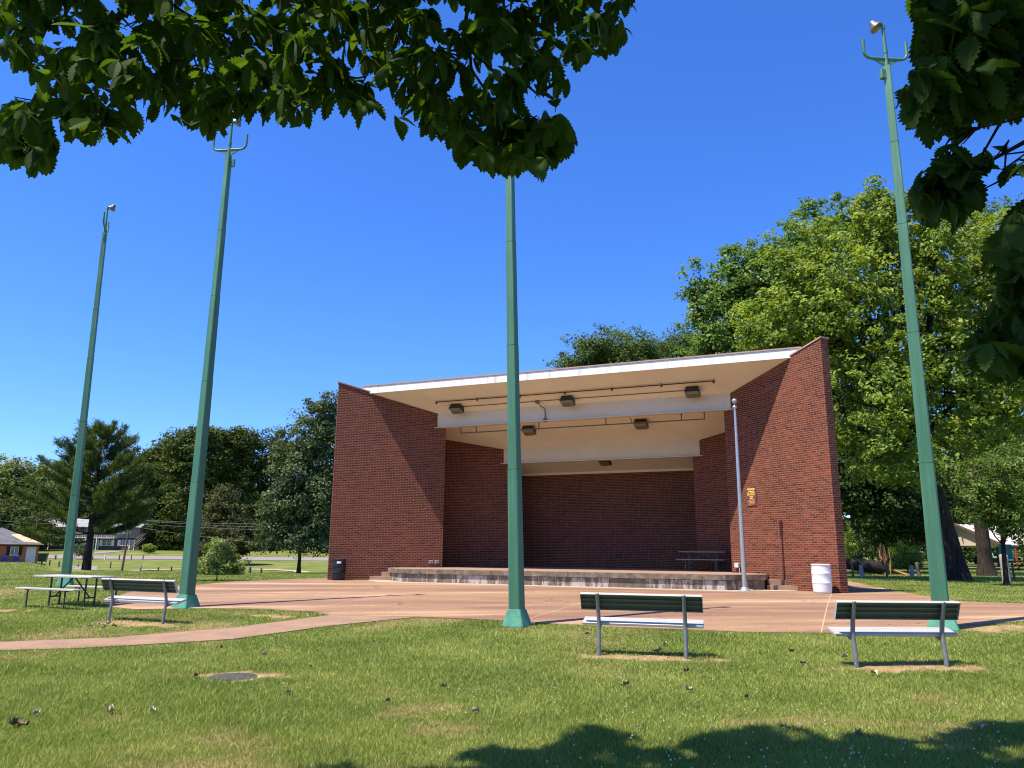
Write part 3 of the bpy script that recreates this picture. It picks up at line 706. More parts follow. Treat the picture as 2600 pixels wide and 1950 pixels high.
# ------------------------------------------------------------------ green light poles
def sqring(h, z, bev=.16):
    b = h * (1 - bev); return [(-b, -h, z), (b, -h, z), (h, -b, z), (h, b, z), (b, h, z), (-b, h, z), (-h, b, z), (-h, -b, z)]
def loft(b, rings, m=0):
    n = len(rings[0]); V = [p for r in rings for p in r]
    fs = [(k * n + j, k * n + (j + 1) % n, k * n + n + (j + 1) % n, k * n + n + j) for k in range(len(rings) - 1) for j in range(n)]
    fs += [tuple(reversed(range(n))), tuple(range((len(rings) - 1) * n, len(rings) * n))]; b.add(V, fs, m)
def light_pole(x, y, z, yaw, bar_yaw, half, label, height=12.75, lean=(0, 0), lamp_side=1, box_yaw=0.0, lamp_yaw=0.0):
    o = thing('light_pole', (x, y, z), label, 'light pole', yaw, 'tall green light poles round the plaza')
    b = MB(); rings = []; top = .075
    cuts = [0.33, 3.3, 6.1, 8.6, 10.6, height]
    hw = lambda h: half + (top - half) * (h / height) ** .92
    for k in range(5):
        z0, z1 = cuts[k], cuts[k + 1]
        rings += [sqring(hw(z0) - .004 * (k > 0), z0 + .0), sqring(hw(z1) + .001, z1 - .006), sqring(hw(z1) + .005, z1 - .004), sqring(hw(z1) + .005, z1)]
    loft(b, rings[:-2]); sh = b.build('shaft', M['green'], o)
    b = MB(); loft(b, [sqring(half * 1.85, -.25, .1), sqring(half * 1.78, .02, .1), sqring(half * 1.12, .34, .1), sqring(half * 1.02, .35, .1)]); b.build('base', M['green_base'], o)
    MB().tube([(0, 0, height - .05), (0, 0, height + .35), (0, 0, height + 1.10)], [.055, .042, .036], 10).lathe([(.05, 0), (.05, .1)], 10, (0, 0, height + .34)).lathe([(.045, 0), (.045, .09)], 10, (0, 0, height + 1.0)).build('stem', M['green'], o)
    Q = Matrix.Rotation(bar_yaw - yaw, 3, 'Z'); hb = .52
    path = [(-hb, 0, .48), (-hb, 0, .16), (-hb + .025, 0, .075), (-hb + .08, 0, .02), (-hb + .16, 0, 0), (.0, 0, 0), (hb - .16, 0, 0), (hb - .08, 0, .02), (hb - .025, 0, .075), (hb, 0, .16), (hb, 0, .48)]
    b = MB(); b.tube([Q @ Vector(p) + Vector((0, 0, height + .20)) for p in path], .036, 10)
    for s_ in (-1, 1):
        tri = [(s_ * .03, .018, height + .0), (s_ * .03, -.018, height + .0), (s_ * .34, .018, height + .19), (s_ * .34, -.018, height + .19), (s_ * .03, .018, height + .2), (s_ * .03, -.018, height + .2)]
        b.add([Q @ Vector(p) for p in tri], [(0, 2, 4), (1, 5, 3), (0, 1, 3, 2), (2, 3, 5, 4), (0, 4, 5, 1)])
    b.build('fork', M['green'], o)
    Qb = Matrix.Rotation(box_yaw - yaw, 3, 'Z')
    MB().box(Qb @ Vector((.13, 0, height - .22)), (.12, .10, .24), Qb, 0, .012).build('junction_box', M['green'], o)
    # lamp head
    lp = Matrix.Rotation(lamp_yaw - yaw, 3, 'Z') @ Matrix.Rotation(.5 * lamp_side, 3, 'Y')
    c = Matrix.Rotation(lamp_yaw - yaw, 3, 'Z') @ Vector((.17 * lamp_side, 0, 0)) + Vector((0, 0, height + 1.14))
    lh = MB().lathe([(.15, -.09), (.145, -.05), (.11, .0), (.085, .05), (.07, .12), (.03, .15)], 16, c, 0, True, lp).tube([(0, 0, height + 1.08), (c + lp @ Vector((0, 0, .10)))], .022, 8).build('lamp', M['lamp_metal'], o)
    MB().lathe([(.135, -.092), (.09, -.105), (.02, -.11)], 16, c, 0, True, lp).build('lens', M['lens'], lh)
    o.rotation_euler = (Matrix.Rotation(lean[1], 3, 'Y') @ Matrix.Rotation(lean[0], 3, 'X') @ Matrix.Rotation(yaw, 3, 'Z')).to_euler()
    return o
light_pole(-16.33, 29.15, g1(-16.33, 29.15), R(13), R(109), .145, 'farthest green light pole, standing behind the picnic table', 13.85, (0, R(-.9)), 1, R(-60), R(29))
light_pole(-8.52, 21.0, g1(-8.52, 21.0), R(-24), R(-7), .155, 'green light pole rising behind the bench by the footpath', 13.0, (0, 0), 1, R(5))
light_pole(.15, 16.85, g1(.15, 16.85), R(-27), R(20), .138, 'middle green light pole whose top is hidden in the leaves', 12.6, (0, R(-1.35)), 1, R(0))
light_pole(8.58, 15.90, g1(8.58, 15.90), R(-30), R(4), .160, 'green light pole behind the bench nearest the white drum', 12.55, (0, R(.4)), -1, R(190), R(-28))

# ------------------------------------------------------------------ park benches
def make_bench(A, B, label, length, z_off=0.0):
    A = np.array(A); B = np.array(B); c = (A + B) / 2; sp_ = np.linalg.norm(B - A) / 2; yaw = math.atan2(B[1] - A[1], B[0] - A[0])
    o = thing('park_bench', (c[0], c[1], g1(*c) + z_off), label, 'bench', yaw, 'metal park benches facing the shell')
    H_ = length / 2
    for s_ in (-1, 1):
        x = s_ * sp_
        lg = MB().tube([(x, .0, -.12), (x, .0, .12), (x, .012, .26), (x, .03, .38), (x, .03, .50), (x, .0, .64), (x, -.05, .80), (x, -.09, .925)], .033, 12).lathe([(.033, 0), (.03, .012), (.012, .018)], 12, (x, -.09, .92)).build('leg', M['galv'], o)
        MB().add([(x - .02, .05, .36), (x + .02, .05, .36), (x - .02, .05, .455), (x + .02, .05, .455), (x - .02, .30, .455), (x + .02, .30, .455), (x - .02, .30, .43), (x + .02, .30, .43)], [(0, 1, 7, 6), (2, 4, 5, 3), (0, 2, 3, 1), (6, 7, 5, 4), (0, 6, 4, 2), (1, 3, 5, 7)]).build('seat_bracket', M['galv'], lg)
    # backrest: a ribbed channel, open side to the rear
    Q = Matrix.Rotation(R(-13), 3, 'X').transposed() if False else Matrix.Rotation(R(24), 3, 'X')
    cc = Vector((0, -.015, .80))
    b = MB(); hz = .135
    b.box(cc + Q @ Vector((0, .028, 0)), (length, .006, 2 * hz), Q)
    for z, dp in ((hz - .004, .052), (-hz + .004, .052), (.048, .034), (-.042, .034)):
        b.box(cc + Q @ Vector((0, .025 - dp / 2, z)), (length - .004, dp, .007), Q)
        b.box(cc + Q @ Vector((0, .025 - dp + .003, z + (.008 if z < 0 else -.008))), (length - .004, .005, .016), Q)
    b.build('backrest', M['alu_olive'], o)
    MB().box(cc + Q @ Vector((0, .002, hz + .003)), (length, .062, .012), Q, 0, .003).build('top_edge', M['alu'], o)  # separate lighter rim, as the backrest colour already carries shade
    for s_ in (-1, 1): MB().box(cc + Q @ Vector((s_ * (H_ + .002), 0, 0)), (.006, .06, 2 * hz + .006), Q, 0, .002).build('end_cap', M['alu'], o)
    Qs = Matrix.Rotation(R(14), 3, 'X'); sc0 = Vector((0, .19, .478)); sm = MB(); sm.box(sc0, (length, .29, .044), Qs, 0, .006)
    for yy in (-.105, -.035, .035, .105): sm.box(sc0 + Qs @ Vector((0, yy, .0225)), (length - .01, .045, .003), Qs)
    sm.build('seat', M['alu'], o)
    return o
make_bench(*BENCHES[0], 'metal bench beside the picnic table, seen from behind', 2.30)
make_bench(*BENCHES[1], 'metal bench on the lawn between the two nearest green poles, seen from behind', 1.95, .04)
make_bench(*BENCHES[2], 'metal bench with the white drum beyond its left end, rusty seat brackets', 1.86)

# ------------------------------------------------------------------ picnic tables
def picnic_table(x, y, z, yaw, label, dark, ln=2.36):
    o = thing('picnic_table', (x, y, z), label, 'picnic table', yaw)
    top = M['alu'] if not dark else M['galv']; fm = M['table_frame'] if not dark else M['alu_olive']
    b = MB()
    for k in range(3): b.box((0, (k - 1) * .255, .765), (ln, .245, .045), None, 0, .006)
    b.build('tabletop', top, o)
    for s_ in (-1, 1):
        st_ = MB().box((0, s_ * .72, .455), (ln, .245, .042), None, 0, .006).build('seat', top, o)
        for q in (-1, 1):
            MB().tube([(q * (ln * .32), s_ * .76, -.08), (q * (ln * .32), s_ * .76, .40), (q * (ln * .32), s_ * .70, .43)], .022, 8).box((q * ln * .32, s_ * .72, .425), (.05, .22, .02)).build('seat_leg', fm, st_)
    for q in (-1, 1):
        xx = q * ln * .30
        for s_ in (-1, 1): MB().tube([(xx, s_ * .15, -.08), (xx, s_ * .15, .735)], .024, 8).build('leg', fm, o)
        MB().tube([(xx, -.15, .22), (xx, .15, .22)], .02, 8).build('crossbar', fm, o)
        MB().box((xx, 0, .733), (.06, .62, .02)).build('top_support', fm, o)
        MB().tube([(xx, 0, .22), (q * .04, 0, .73)], .02, 8).build('brace', fm, o)
    return o
tA = np.array([-13.0, 22.2]); 
picnic_table(-11.95, 21.75, g1(-11.95, 21.75) + .02, R(-25), 'pale topped picnic table on the lawn in front of the farthest green pole', False)
px_, py_ = glob(14.95, 5.2)[:2]
picnic_table(px_, py_, SZ, TH, 'dark picnic table up on the stage in the shade', True, 1.9)

# ------------------------------------------------------------------ drums
def drum(x, y, z, mat, name, label, cat, h=.9, r=.29):
    o = thing(name, (x, y, z), label, cat, math.atan2(y, x) - math.pi / 2 + math.pi)
    q = h / .9
    prof = [(r * .84, 0), (r * .93, .02), (r * .955, .06 * q), (r * .985, .27 * q), (r * 1.0, .30 * q), (r * 1.02, .31 * q), (r * 1.0, .325 * q), (r * .99, .45 * q), (r * 1.0, .60 * q), (r * 1.02, .615 * q), (r * 1.0, .63 * q), (r * .985, .70 * q), (r * .96, .83 * q), (r * .97, .85 * q), (r * 1.0, .86 * q), (r * 1.0, .89 * q), (r * .97, .90 * q), (r * .93, .90 * q), (r * .92, .6 * q), (r * .9, .03)]
    MB().lathe(prof, 32).build('body', mat, o)
    return o
dx_, dy_ = glob(W - .78, -.12)[:2]
dr1 = drum(*glob(19.64, -.36)[:2], g1(dx_, dy_) + .03, M['white_drum'], 'white_barrel', 'white plastic barrel against the sunlit right wall', 'barrel', .92, .30)
bq = glob(.58, -.06)
dr2 = drum(bq[0], bq[1], g1(bq[0], bq[1]) + .03, M['black_drum'], 'black_barrel', 'black plastic trash barrel with a white sticker by the left wall', 'trash barrel', .88, .295)
V = []; fs = []
for k in range(7):
    q = -math.pi / 2 + (-.28 + .58 * k / 6) * -1
    V += [(-.297 * math.cos(q) * -1, .297 * math.sin(q) * -1 * -1 if False else -.297 * math.sin(q) * -1, z) for z in (.70, .80)]
b = MB()
cyl = lambda ang, z, rr=.3045: (rr * math.sin(ang), rr * math.cos(ang), z)
for k in range(6): b.add([cyl(.30 - .1 * k, .69), cyl(.30 - .1 * (k + 1), .69), cyl(.30 - .1 * (k + 1), .775), cyl(.30 - .1 * k, .775)], [(0, 1, 2, 3)])
b.build('sticker', M['sticker'], dr2)
def text_mesh(txt, size):
    cu = bpy.data.curves.new('t', 'FONT'); cu.body = txt; cu.size = size; cu.align_x = 'CENTER'
    ob = bpy.data.objects.new('t', cu); COL.objects.link(ob); bpy.context.view_layer.update()
    me = bpy.data.meshes.new_from_object(ob.evaluated_get(bpy.context.evaluated_depsgraph_get()))
    bpy.data.objects.remove(ob); bpy.data.curves.remove(cu); return me
me = text_mesh('PARKS', .09)
for v in me.vertices: v.co = Vector(cyl(-.25 - v.co.x / .305, .43 + v.co.y, .3055))
me.materials.clear(); me.materials.append(M['faded_print']); me.name = 'lettering'
link('lettering', me, dr2)

# ------------------------------------------------------------------ lid in the lawn, fallen leaves
lz = g1(*LID)
lid = thing('drain_lid', (LID[0], LID[1], lz - .006), 'round dark lid set in a sandy bare ring in the lawn', 'drain lid')
MB().lathe([(.33, -.1), (.33, .012), (.32, .018), (.02, .020)], 28).build('cover', M['iron'], lid)
MB().lathe([(.46, -.12), (.46, .004), (.34, .010)], 28, (.05, .06, 0)).build('collar', M['pale_concrete'], lid)
def crumpled(sz, seed):
    r = random.Random(seed); b = MB(); n = 9; V = []; 
    for i in range(n):
        t = i / (n - 1); w = sz * .30 * math.sin(math.pi * (.06 + .90 * t)) * r.uniform(.75, 1.15); zc_ = .02 + sz * .22 * math.sin(3.0 * t + seed) ** 2
        V += [(t * sz - sz / 2, -w, zc_ + r.uniform(.0, .045)), (t * sz - sz / 2, 0, zc_ * .5), (t * sz - sz / 2, w, zc_ + r.uniform(.0, .045))]
    fs = [(3 * i + j, 3 * i + 3 + j, 3 * i + 4 + j, 3 * i + 1 + j) for i in range(n - 1) for j in range(2)]
    b.add(V, fs, 0, True); return b
fall = [(670, 1668, .14, 'pale_leaf'), (1588, 1747, .17, 'dry_leaf'), (1750, 1760, .18, 'pale_leaf'), (2220, 1718, .2, 'pale_leaf'), (2490, 1860, .3, 'pale_leaf'), (280, 1816, .2, 'pale_leaf'), (385, 1815, .12, 'pale_leaf'), (730, 1765, .12, 'pale_leaf'), (1670, 1659, .22, 'pale_leaf'), (1690, 1642, .16, 'pale_leaf'), (2145, 1675, .16, 'pale_leaf'), (1745, 1710, .12, 'dark_leaf'), (1490, 1615, .12, 'dry_leaf'), (790, 1700, .1, 'dry_leaf'), (90, 1820, .16, 'pale_leaf'), (2180, 1875, .16, 'pale_leaf'), (985, 1788, .1, 'dry_leaf'), (1125, 1750, .12, 'dry_leaf'), (2040, 1690, .12, 'dry_leaf'), (1208, 1815, .12, 'pale_leaf'), (560, 1650, .1, 'dry_leaf'), (30, 1850, .22, 'dark_leaf'), (55, 1853, .2, 'dry_leaf'), (2010, 1660, .12, 'dark_leaf'), (1895, 1778, .1, 'dry_leaf'), (250, 1590, .18, 'pale_leaf'), (262, 1598, .16, 'pale_leaf'), (275, 1588, .2, 'pale_leaf'), (290, 1594, .14, 'dark_leaf'), (228, 1594, .15, 'pale_leaf'), (500, 1722, .16, 'dry_leaf'), ]
def ground_hit(px, py):
    d = ray(px, py)
    for s_ in np.arange(4, 120, .03):
        p = E0 + d * s_
        if p[2] < g1(p[0], p[1]): return p
    return None
WORDS = {'pale_leaf': 'pale curled dead leaf lying on the lawn', 'dry_leaf': 'small brown dead leaf lying on the lawn', 'dark_leaf': 'dark shrivelled dead leaf lying on the lawn'}
for k, (px, py, sz, mt) in enumerate(fall):
    p = ground_hit(px, py); o = crumpled(sz * .68, k).build('fallen_leaf', M[mt], None, (p[0], p[1], p[2] + .02), (R(random.uniform(-15, 15)), R(random.uniform(-15, 15)), random.uniform(0, 6.28)))
    tag(o, WORDS[mt], 'dead leaf', {'pale_leaf': 'pale fallen leaves', 'dry_leaf': 'brown fallen leaves', 'dark_leaf': 'dark fallen leaves'}[mt])

# ------------------------------------------------------------------ trees
DIAM = (np.array([(-.5, 0, 0), (0, -.32, .10), (.5, 0, -.04), (0, .32, .10)]), np.array([(0, 1, 2, 3)]))
def frames(N, rng):
    N = N / np.linalg.norm(N, axis=1, keepdims=True)
    T = rng.normal(size=N.shape); T -= N * (T * N).sum(1, keepdims=True); T /= np.linalg.norm(T, axis=1, keepdims=True)
    return T, np.cross(N, T), N
def scatter(name, tmpl, C, T, B, N, s, mat, parent, rng, rnd=None, smooth=False):
    tv, tf = tmpl; n = len(C); k = len(tv)
    V = C[:, None, :] + s[:, None, None] * (tv[None, :, 0:1] * T[:, None, :] + tv[None, :, 1:2] * B[:, None, :] + tv[None, :, 2:3] * N[:, None, :])
    Fc = (np.arange(n)[:, None, None] * k + tf[None]).reshape(-1, tf.shape[1])
    rnd = rng.random(n) if rnd is None else rnd
    return np_mesh(name, V.reshape(-1, 3), Fc, mat, parent, rnd=np.repeat(rnd, len(tf)), smooth=smooth)
def limb(b, p0, p1, r0, r1, rng, sag=.12, n=6, seg=5):
    p0, p1 = np.array(p0), np.array(p1); L_ = np.linalg.norm(p1 - p0); off = rng.normal(size=3) * L_ * .06
    pts = []; rad = []
    for k in range(seg + 1):
        t = k / seg; q = p0 + (p1 - p0) * t + off * math.sin(math.pi * t) + np.array([0, 0, L_ * sag * math.sin(math.pi * t)]) + rng.normal(size=3) * L_ * .012 * (0 < k < seg)
        pts.append(q); rad.append(r0 + (r1 - r0) * t ** .8)
    b.tube(pts, rad, n); return pts
def tree(name, x, y, label, cat, lobes, leaf, ncl, per, clr, ls, trunk_r, trunk_h, seed, group=None, bark_m='bark', lean=(0, 0), nlimb=None, z=None, upb=.7, flat=.65, twig=True, shell_bias=.42):
    """lobes: (dx,dy,z,rx,ry,rz) relative to the base. Leaf clumps fill the lobes, limbs run to them."""
    rng = np.random.default_rng(seed); z0 = g1(x, y) if z is None else z
    o = thing(name, (x, y, z0), label, cat, 0, group)
    Lb = np.array(lobes, float); vol = (Lb[:, 3] * Lb[:, 4] * Lb[:, 5]) ** (2 / 3.); pr = vol / vol.sum()
    pick = rng.choice(len(Lb), ncl, p=pr); D = rng.normal(size=(ncl, 3)); D /= np.linalg.norm(D, axis=1, keepdims=True)
    rr = rng.random(ncl) ** shell_bias
    C = Lb[pick, :3] + D * rr[:, None] * Lb[pick, 3:] + np.clip(rng.normal(size=(ncl, 3)), -1.6, 1.6) * clr * .45
    csz = rng.uniform(.55, 1.25, ncl); tone = rng.normal(0, .16, ncl)
    # leaves
    n = ncl * per; own = np.repeat(np.arange(ncl), per)
    off = np.clip(rng.normal(size=(n, 3)) * .5, -.95, .95); off[:, 2] *= flat
    P = C[own] + off * (clr * csz[own])[:, None]
    outw = D[own] * .55 + off * .35; outw[:, 2] += upb
    Nn = outw + rng.normal(size=(n, 3)) * .62
    T, B, Nn = frames(Nn, rng); s = ls * rng.uniform(.65, 1.35, n)
    keep = P[:, 2] > .25
    r = np.clip(rng.random(n) * .75 + .12 + tone[own], 0, 1)
    scatter('crown', DIAM, P[keep], T[keep], B[keep], Nn[keep], s[keep], L[leaf], o, rng, r[keep])
    # trunk and limbs
    b = MB(); tx, ty = lean
    base = [(0, 0, -.3), (0, 0, .0), (tx * .05, ty * .05, trunk_h * .12), (tx * .4, ty * .4, trunk_h * .5), (tx, ty, trunk_h)]
    b.tube(base, [trunk_r * 1.9, trunk_r * 1.55, trunk_r * 1.08, trunk_r * .92, trunk_r * .74], 12)
    topz = max(Lb[:, 2] + Lb[:, 5] * .55); axis_top = np.array([tx, ty, trunk_h])
    li = nlimb if nlimb is not None else len(Lb)
    for k in range(li):
        q = Lb[k % len(Lb)]; tgt = q[:3] + (rng.normal(size=3) * .25 * q[3:] if k >= len(Lb) else 0)
        f = rng.uniform(.55, 1.0); st_ = np.array([tx * f, ty * f, trunk_h * f])
        r0 = trunk_r * rng.uniform(.34, .55)
        pts = limb(b, st_, tgt, r0, r0 * .25, rng, .08, 7, 6)
        mine = np.where(pick == k % len(Lb))[0]
        if twig and len(mine):
            for m_ in rng.choice(mine, min(len(mine), 9), replace=False):
                sp0 = pts[int(rng.integers(2, 6))]; limb(b, sp0, C[m_], r0 * .28, r0 * .05, rng, .06, 5, 4)
    b.build('trunk', M[bark_m], o)
    return o
def rowY(px, row, Y):
    p = at(px, row, Y); return p
def lobes_px(x, y, z0, Y, specs):
    """specs: (px, row_center, half_width_px, half_height_px, depth_offset, depth_radius) seen at distance Y -> lobes"""
    r = []
    for px, row, hw, hh, dy, ry in specs:
        p = at(px, row, Y + dy); k = np.linalg.norm(p - E0) / FPX
        r.append((p[0] - x, p[1] - y, p[2] - z0, hw * k, ry, hh * k))
    return r
def tree_px(name, px, Y, specs, label, cat, leaf, ncl, per, clr, ls, tr_, th_, seed, **kw):
    x, y = az(px, Y); z0 = g1(x, y)
    return tree(name, x, y, label, cat, lobes_px(x, y, z0, Y, specs), leaf, ncl, per, clr, ls, tr_, th_, seed, **kw)

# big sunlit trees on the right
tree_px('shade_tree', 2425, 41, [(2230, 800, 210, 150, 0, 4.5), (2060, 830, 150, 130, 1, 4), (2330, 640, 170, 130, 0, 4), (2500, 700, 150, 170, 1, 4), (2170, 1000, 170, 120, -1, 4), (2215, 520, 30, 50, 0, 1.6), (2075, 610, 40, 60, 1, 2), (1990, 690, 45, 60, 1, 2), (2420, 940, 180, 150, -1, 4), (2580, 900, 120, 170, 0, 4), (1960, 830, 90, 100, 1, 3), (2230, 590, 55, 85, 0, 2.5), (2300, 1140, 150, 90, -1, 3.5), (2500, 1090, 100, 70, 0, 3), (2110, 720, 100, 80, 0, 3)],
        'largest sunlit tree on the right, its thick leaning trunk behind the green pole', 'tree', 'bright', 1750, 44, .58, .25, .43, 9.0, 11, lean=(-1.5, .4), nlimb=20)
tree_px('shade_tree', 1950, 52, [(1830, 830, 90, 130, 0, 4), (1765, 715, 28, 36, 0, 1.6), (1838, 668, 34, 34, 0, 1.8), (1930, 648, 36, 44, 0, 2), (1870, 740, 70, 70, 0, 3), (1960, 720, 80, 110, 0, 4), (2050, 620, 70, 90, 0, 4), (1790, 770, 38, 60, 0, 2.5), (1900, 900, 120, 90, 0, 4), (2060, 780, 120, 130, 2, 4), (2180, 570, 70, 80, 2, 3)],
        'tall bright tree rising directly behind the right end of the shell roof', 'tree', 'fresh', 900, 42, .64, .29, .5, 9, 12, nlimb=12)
tree_px('shade_tree', 1560, 78, [(1560, 905, 95, 60, 0, 5), (1500, 900, 60, 38, 0, 4), (1640, 905, 50, 45, 0, 4), (1440, 938, 40, 22, 0, 3), (1590, 1000, 120, 80, 0, 5)],
        'tree whose rounded top shows above the middle of the shell roof', 'tree', 'mid', 520, 46, 1.0, .30, .4, 9, 13, nlimb=8)
tree_px('shade_tree', 1725, 84, [(1720, 890, 48, 52, 0, 4), (1760, 900, 60, 60, 0, 4), (1700, 980, 70, 60, 0, 4)],
        'small tree top above the roof between the rounded one and the tall bright one', 'tree', 'mid', 260, 40, 1.0, .3, .35, 9, 14, nlimb=5)
tree_px('shade_tree', 2498, 51, [(2480, 860, 120, 120, 3, 4), (2590, 780, 110, 170, 3, 4), (2590, 1050, 130, 120, 3, 4), (2450, 1060, 100, 80, 2, 4), (2540, 620, 90, 110, 3, 4)],
        'tree with a straight dark trunk standing in front of the pavilion', 'tree', 'mid', 620, 46, .9, .21, .40, 9, 15, nlimb=10)
tree_px('young_tree', 2545, 34, [(2530, 1215, 85, 55, 0, 1.6), (2590, 1190, 60, 55, 0, 1.6), (2480, 1255, 38, 35, 0, 1.0), (2570, 1310, 55, 60, 0, 1.3), (2520, 1290, 60, 38, 0, 1.2)],
        'small lime green tree with a slender trunk at the right edge', 'tree', 'lime', 330, 44, .42, .13, .10, 2.6, 16, nlimb=7, lean=(.1, 0))
# shaded woodland beyond
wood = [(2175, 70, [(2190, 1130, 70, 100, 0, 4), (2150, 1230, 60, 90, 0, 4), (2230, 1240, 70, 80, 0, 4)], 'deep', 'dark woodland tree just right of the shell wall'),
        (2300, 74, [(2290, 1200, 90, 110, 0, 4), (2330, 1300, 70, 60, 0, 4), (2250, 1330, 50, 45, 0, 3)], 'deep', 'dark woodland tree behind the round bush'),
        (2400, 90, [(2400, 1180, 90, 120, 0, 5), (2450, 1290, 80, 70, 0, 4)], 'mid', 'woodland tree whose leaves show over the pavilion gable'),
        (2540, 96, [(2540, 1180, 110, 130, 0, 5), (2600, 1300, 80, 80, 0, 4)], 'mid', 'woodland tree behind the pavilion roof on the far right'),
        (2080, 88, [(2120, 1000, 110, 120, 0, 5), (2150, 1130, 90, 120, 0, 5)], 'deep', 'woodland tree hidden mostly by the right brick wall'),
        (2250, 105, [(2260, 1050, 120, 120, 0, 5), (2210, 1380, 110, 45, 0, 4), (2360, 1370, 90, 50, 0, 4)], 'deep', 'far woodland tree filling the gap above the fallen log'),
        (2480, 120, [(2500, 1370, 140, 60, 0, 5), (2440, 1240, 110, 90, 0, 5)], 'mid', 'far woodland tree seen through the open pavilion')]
for k, (px, Y, sp_, lf, lb) in enumerate(wood):
    tree_px('woodland_tree', px, Y, sp_, lb, 'tree', lf, 420, 46, 1.2, .36, .35, 7, 30 + k, group='woodland trees behind the lawn', nlimb=6)
tree_px('bush', 2300, 60, [(2297, 1415, 42, 36, 0, 1.2), (2280, 1428, 26, 26, 0, .9), (2320, 1430, 24, 24, 0, .9)], 'round mid green bush beside the torn stump', 'bush', 'bright', 170, 44, .40, .12, .05, .7, 41, nlimb=5)
tree_px('bush', 2166, 62, [(2166, 1378, 16, 28, 0, .8), (2160, 1400, 12, 20, 0, .6)], 'narrow bright bush at the edge of the right brick wall', 'bush', 'bright', 60, 40, .35, .13, .04, 1.0, 42, nlimb=3)

# left background trees
for k, (px, Y, sp_, lb) in enumerate([
        (10, 185, [(10, 1215, 60, 45, 0, 5), (-30, 1260, 50, 60, 0, 5), (40, 1270, 50, 50, 0, 5)], 'pale grey-green tree at the far left edge above the brick house'),
        (85, 190, [(80, 1225, 55, 42, 0, 5), (110, 1270, 60, 50, 0, 5), (55, 1290, 50, 50, 0, 5)], 'pale grey-green tree left of the pine, behind the second pole from the left of the wires'),
        (170, 195, [(165, 1225, 60, 40, 0, 5), (205, 1260, 55, 50, 0, 5), (150, 1290, 60, 45, 0, 5)], 'pale grey-green tree whose top meets the pine crown')]):
    tree_px('willow_tree', px, Y, sp_, ['pale grey-green tree at the far left edge above the brick house', 'pale grey-green tree between the far left one and the pine', 'pale grey-green tree whose top meets the pine crown'][k], 'tree', 'grey', 380, 44, 1.8, .66, .5, 9, 50 + k, group='pale trees on the far left skyline', nlimb=5)
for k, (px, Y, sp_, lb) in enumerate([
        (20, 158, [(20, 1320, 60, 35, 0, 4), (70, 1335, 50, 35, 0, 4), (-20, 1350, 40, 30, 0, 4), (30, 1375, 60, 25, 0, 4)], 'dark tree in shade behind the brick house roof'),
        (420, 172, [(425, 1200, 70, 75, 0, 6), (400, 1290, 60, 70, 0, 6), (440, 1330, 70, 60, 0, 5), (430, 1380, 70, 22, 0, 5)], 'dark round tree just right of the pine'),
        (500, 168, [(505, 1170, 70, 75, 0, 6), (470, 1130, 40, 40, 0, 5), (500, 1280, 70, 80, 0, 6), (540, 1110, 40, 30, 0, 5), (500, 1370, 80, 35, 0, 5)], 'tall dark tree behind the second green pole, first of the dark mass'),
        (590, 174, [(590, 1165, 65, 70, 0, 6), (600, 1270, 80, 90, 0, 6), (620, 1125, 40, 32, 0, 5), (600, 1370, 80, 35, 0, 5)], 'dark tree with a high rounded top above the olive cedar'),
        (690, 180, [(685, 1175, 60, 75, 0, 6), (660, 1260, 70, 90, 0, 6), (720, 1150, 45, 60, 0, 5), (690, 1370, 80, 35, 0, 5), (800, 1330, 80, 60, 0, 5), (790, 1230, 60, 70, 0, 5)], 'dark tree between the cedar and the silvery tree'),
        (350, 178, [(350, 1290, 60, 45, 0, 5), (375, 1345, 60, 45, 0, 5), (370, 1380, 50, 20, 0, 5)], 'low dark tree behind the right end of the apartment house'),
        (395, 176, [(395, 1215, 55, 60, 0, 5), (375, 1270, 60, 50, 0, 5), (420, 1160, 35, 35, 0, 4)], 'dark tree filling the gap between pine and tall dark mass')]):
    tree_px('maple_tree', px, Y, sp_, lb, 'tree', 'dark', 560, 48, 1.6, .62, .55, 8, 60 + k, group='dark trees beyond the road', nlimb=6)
tree_px('silver_tree', 762, 64, [(745, 1190, 62, 75, 0, 2.6), (800, 1100, 55, 80, 1, 2.6), (720, 1280, 60, 65, 0, 2.4), (790, 1270, 70, 80, 0, 2.6), (700, 1350, 48, 38, 0, 1.8), (765, 1365, 62, 36, 0, 2.0), (815, 1360, 45, 42, 0, 1.8), (835, 1040, 36, 50, 1, 2.0), (850, 1180, 60, 90, 1, 2.4)],
        'silvery green tree with a thin trunk beside the left brick wall', 'tree', 'silver', 820, 48, .66, .23, .14, 5.0, 70, nlimb=12)
tree_px('cedar_tree', 575, 112, [(572, 1262, 30, 26, 0, 1.6), (570, 1300, 52, 30, 0, 2.6), (575, 1340, 72, 32, 0, 3.4), (580, 1380, 82, 32, 0, 4.0), (555, 1400, 60, 16, 0, 3.5)],
        'broad olive-brown cedar behind the pale shrub', 'tree', 'cedar', 800, 48, .75, .30, .25, 4, 71, nlimb=6, upb=.35)
tree_px('shrub', 557, 32.5, [(560, 1395, 26, 30, 0, .35), (555, 1425, 42, 26, 0, .5), (530, 1450, 38, 22, 0, .5), (590, 1440, 36, 24, 0, .45), (560, 1460, 48, 14, 0, .5)],
        'pale green feathery shrub at the back edge of the plaza', 'shrub', 'birch', 380, 44, .22, .08, .022, .8, 72, nlimb=6)
tree_px('bush', 378, 150, [(378, 1396, 11, 9, 0, .8)], 'small bright bush in front of the apartment stairs', 'bush', 'bright', 40, 36, .6, .3, .05, .5, 73, nlimb=2)
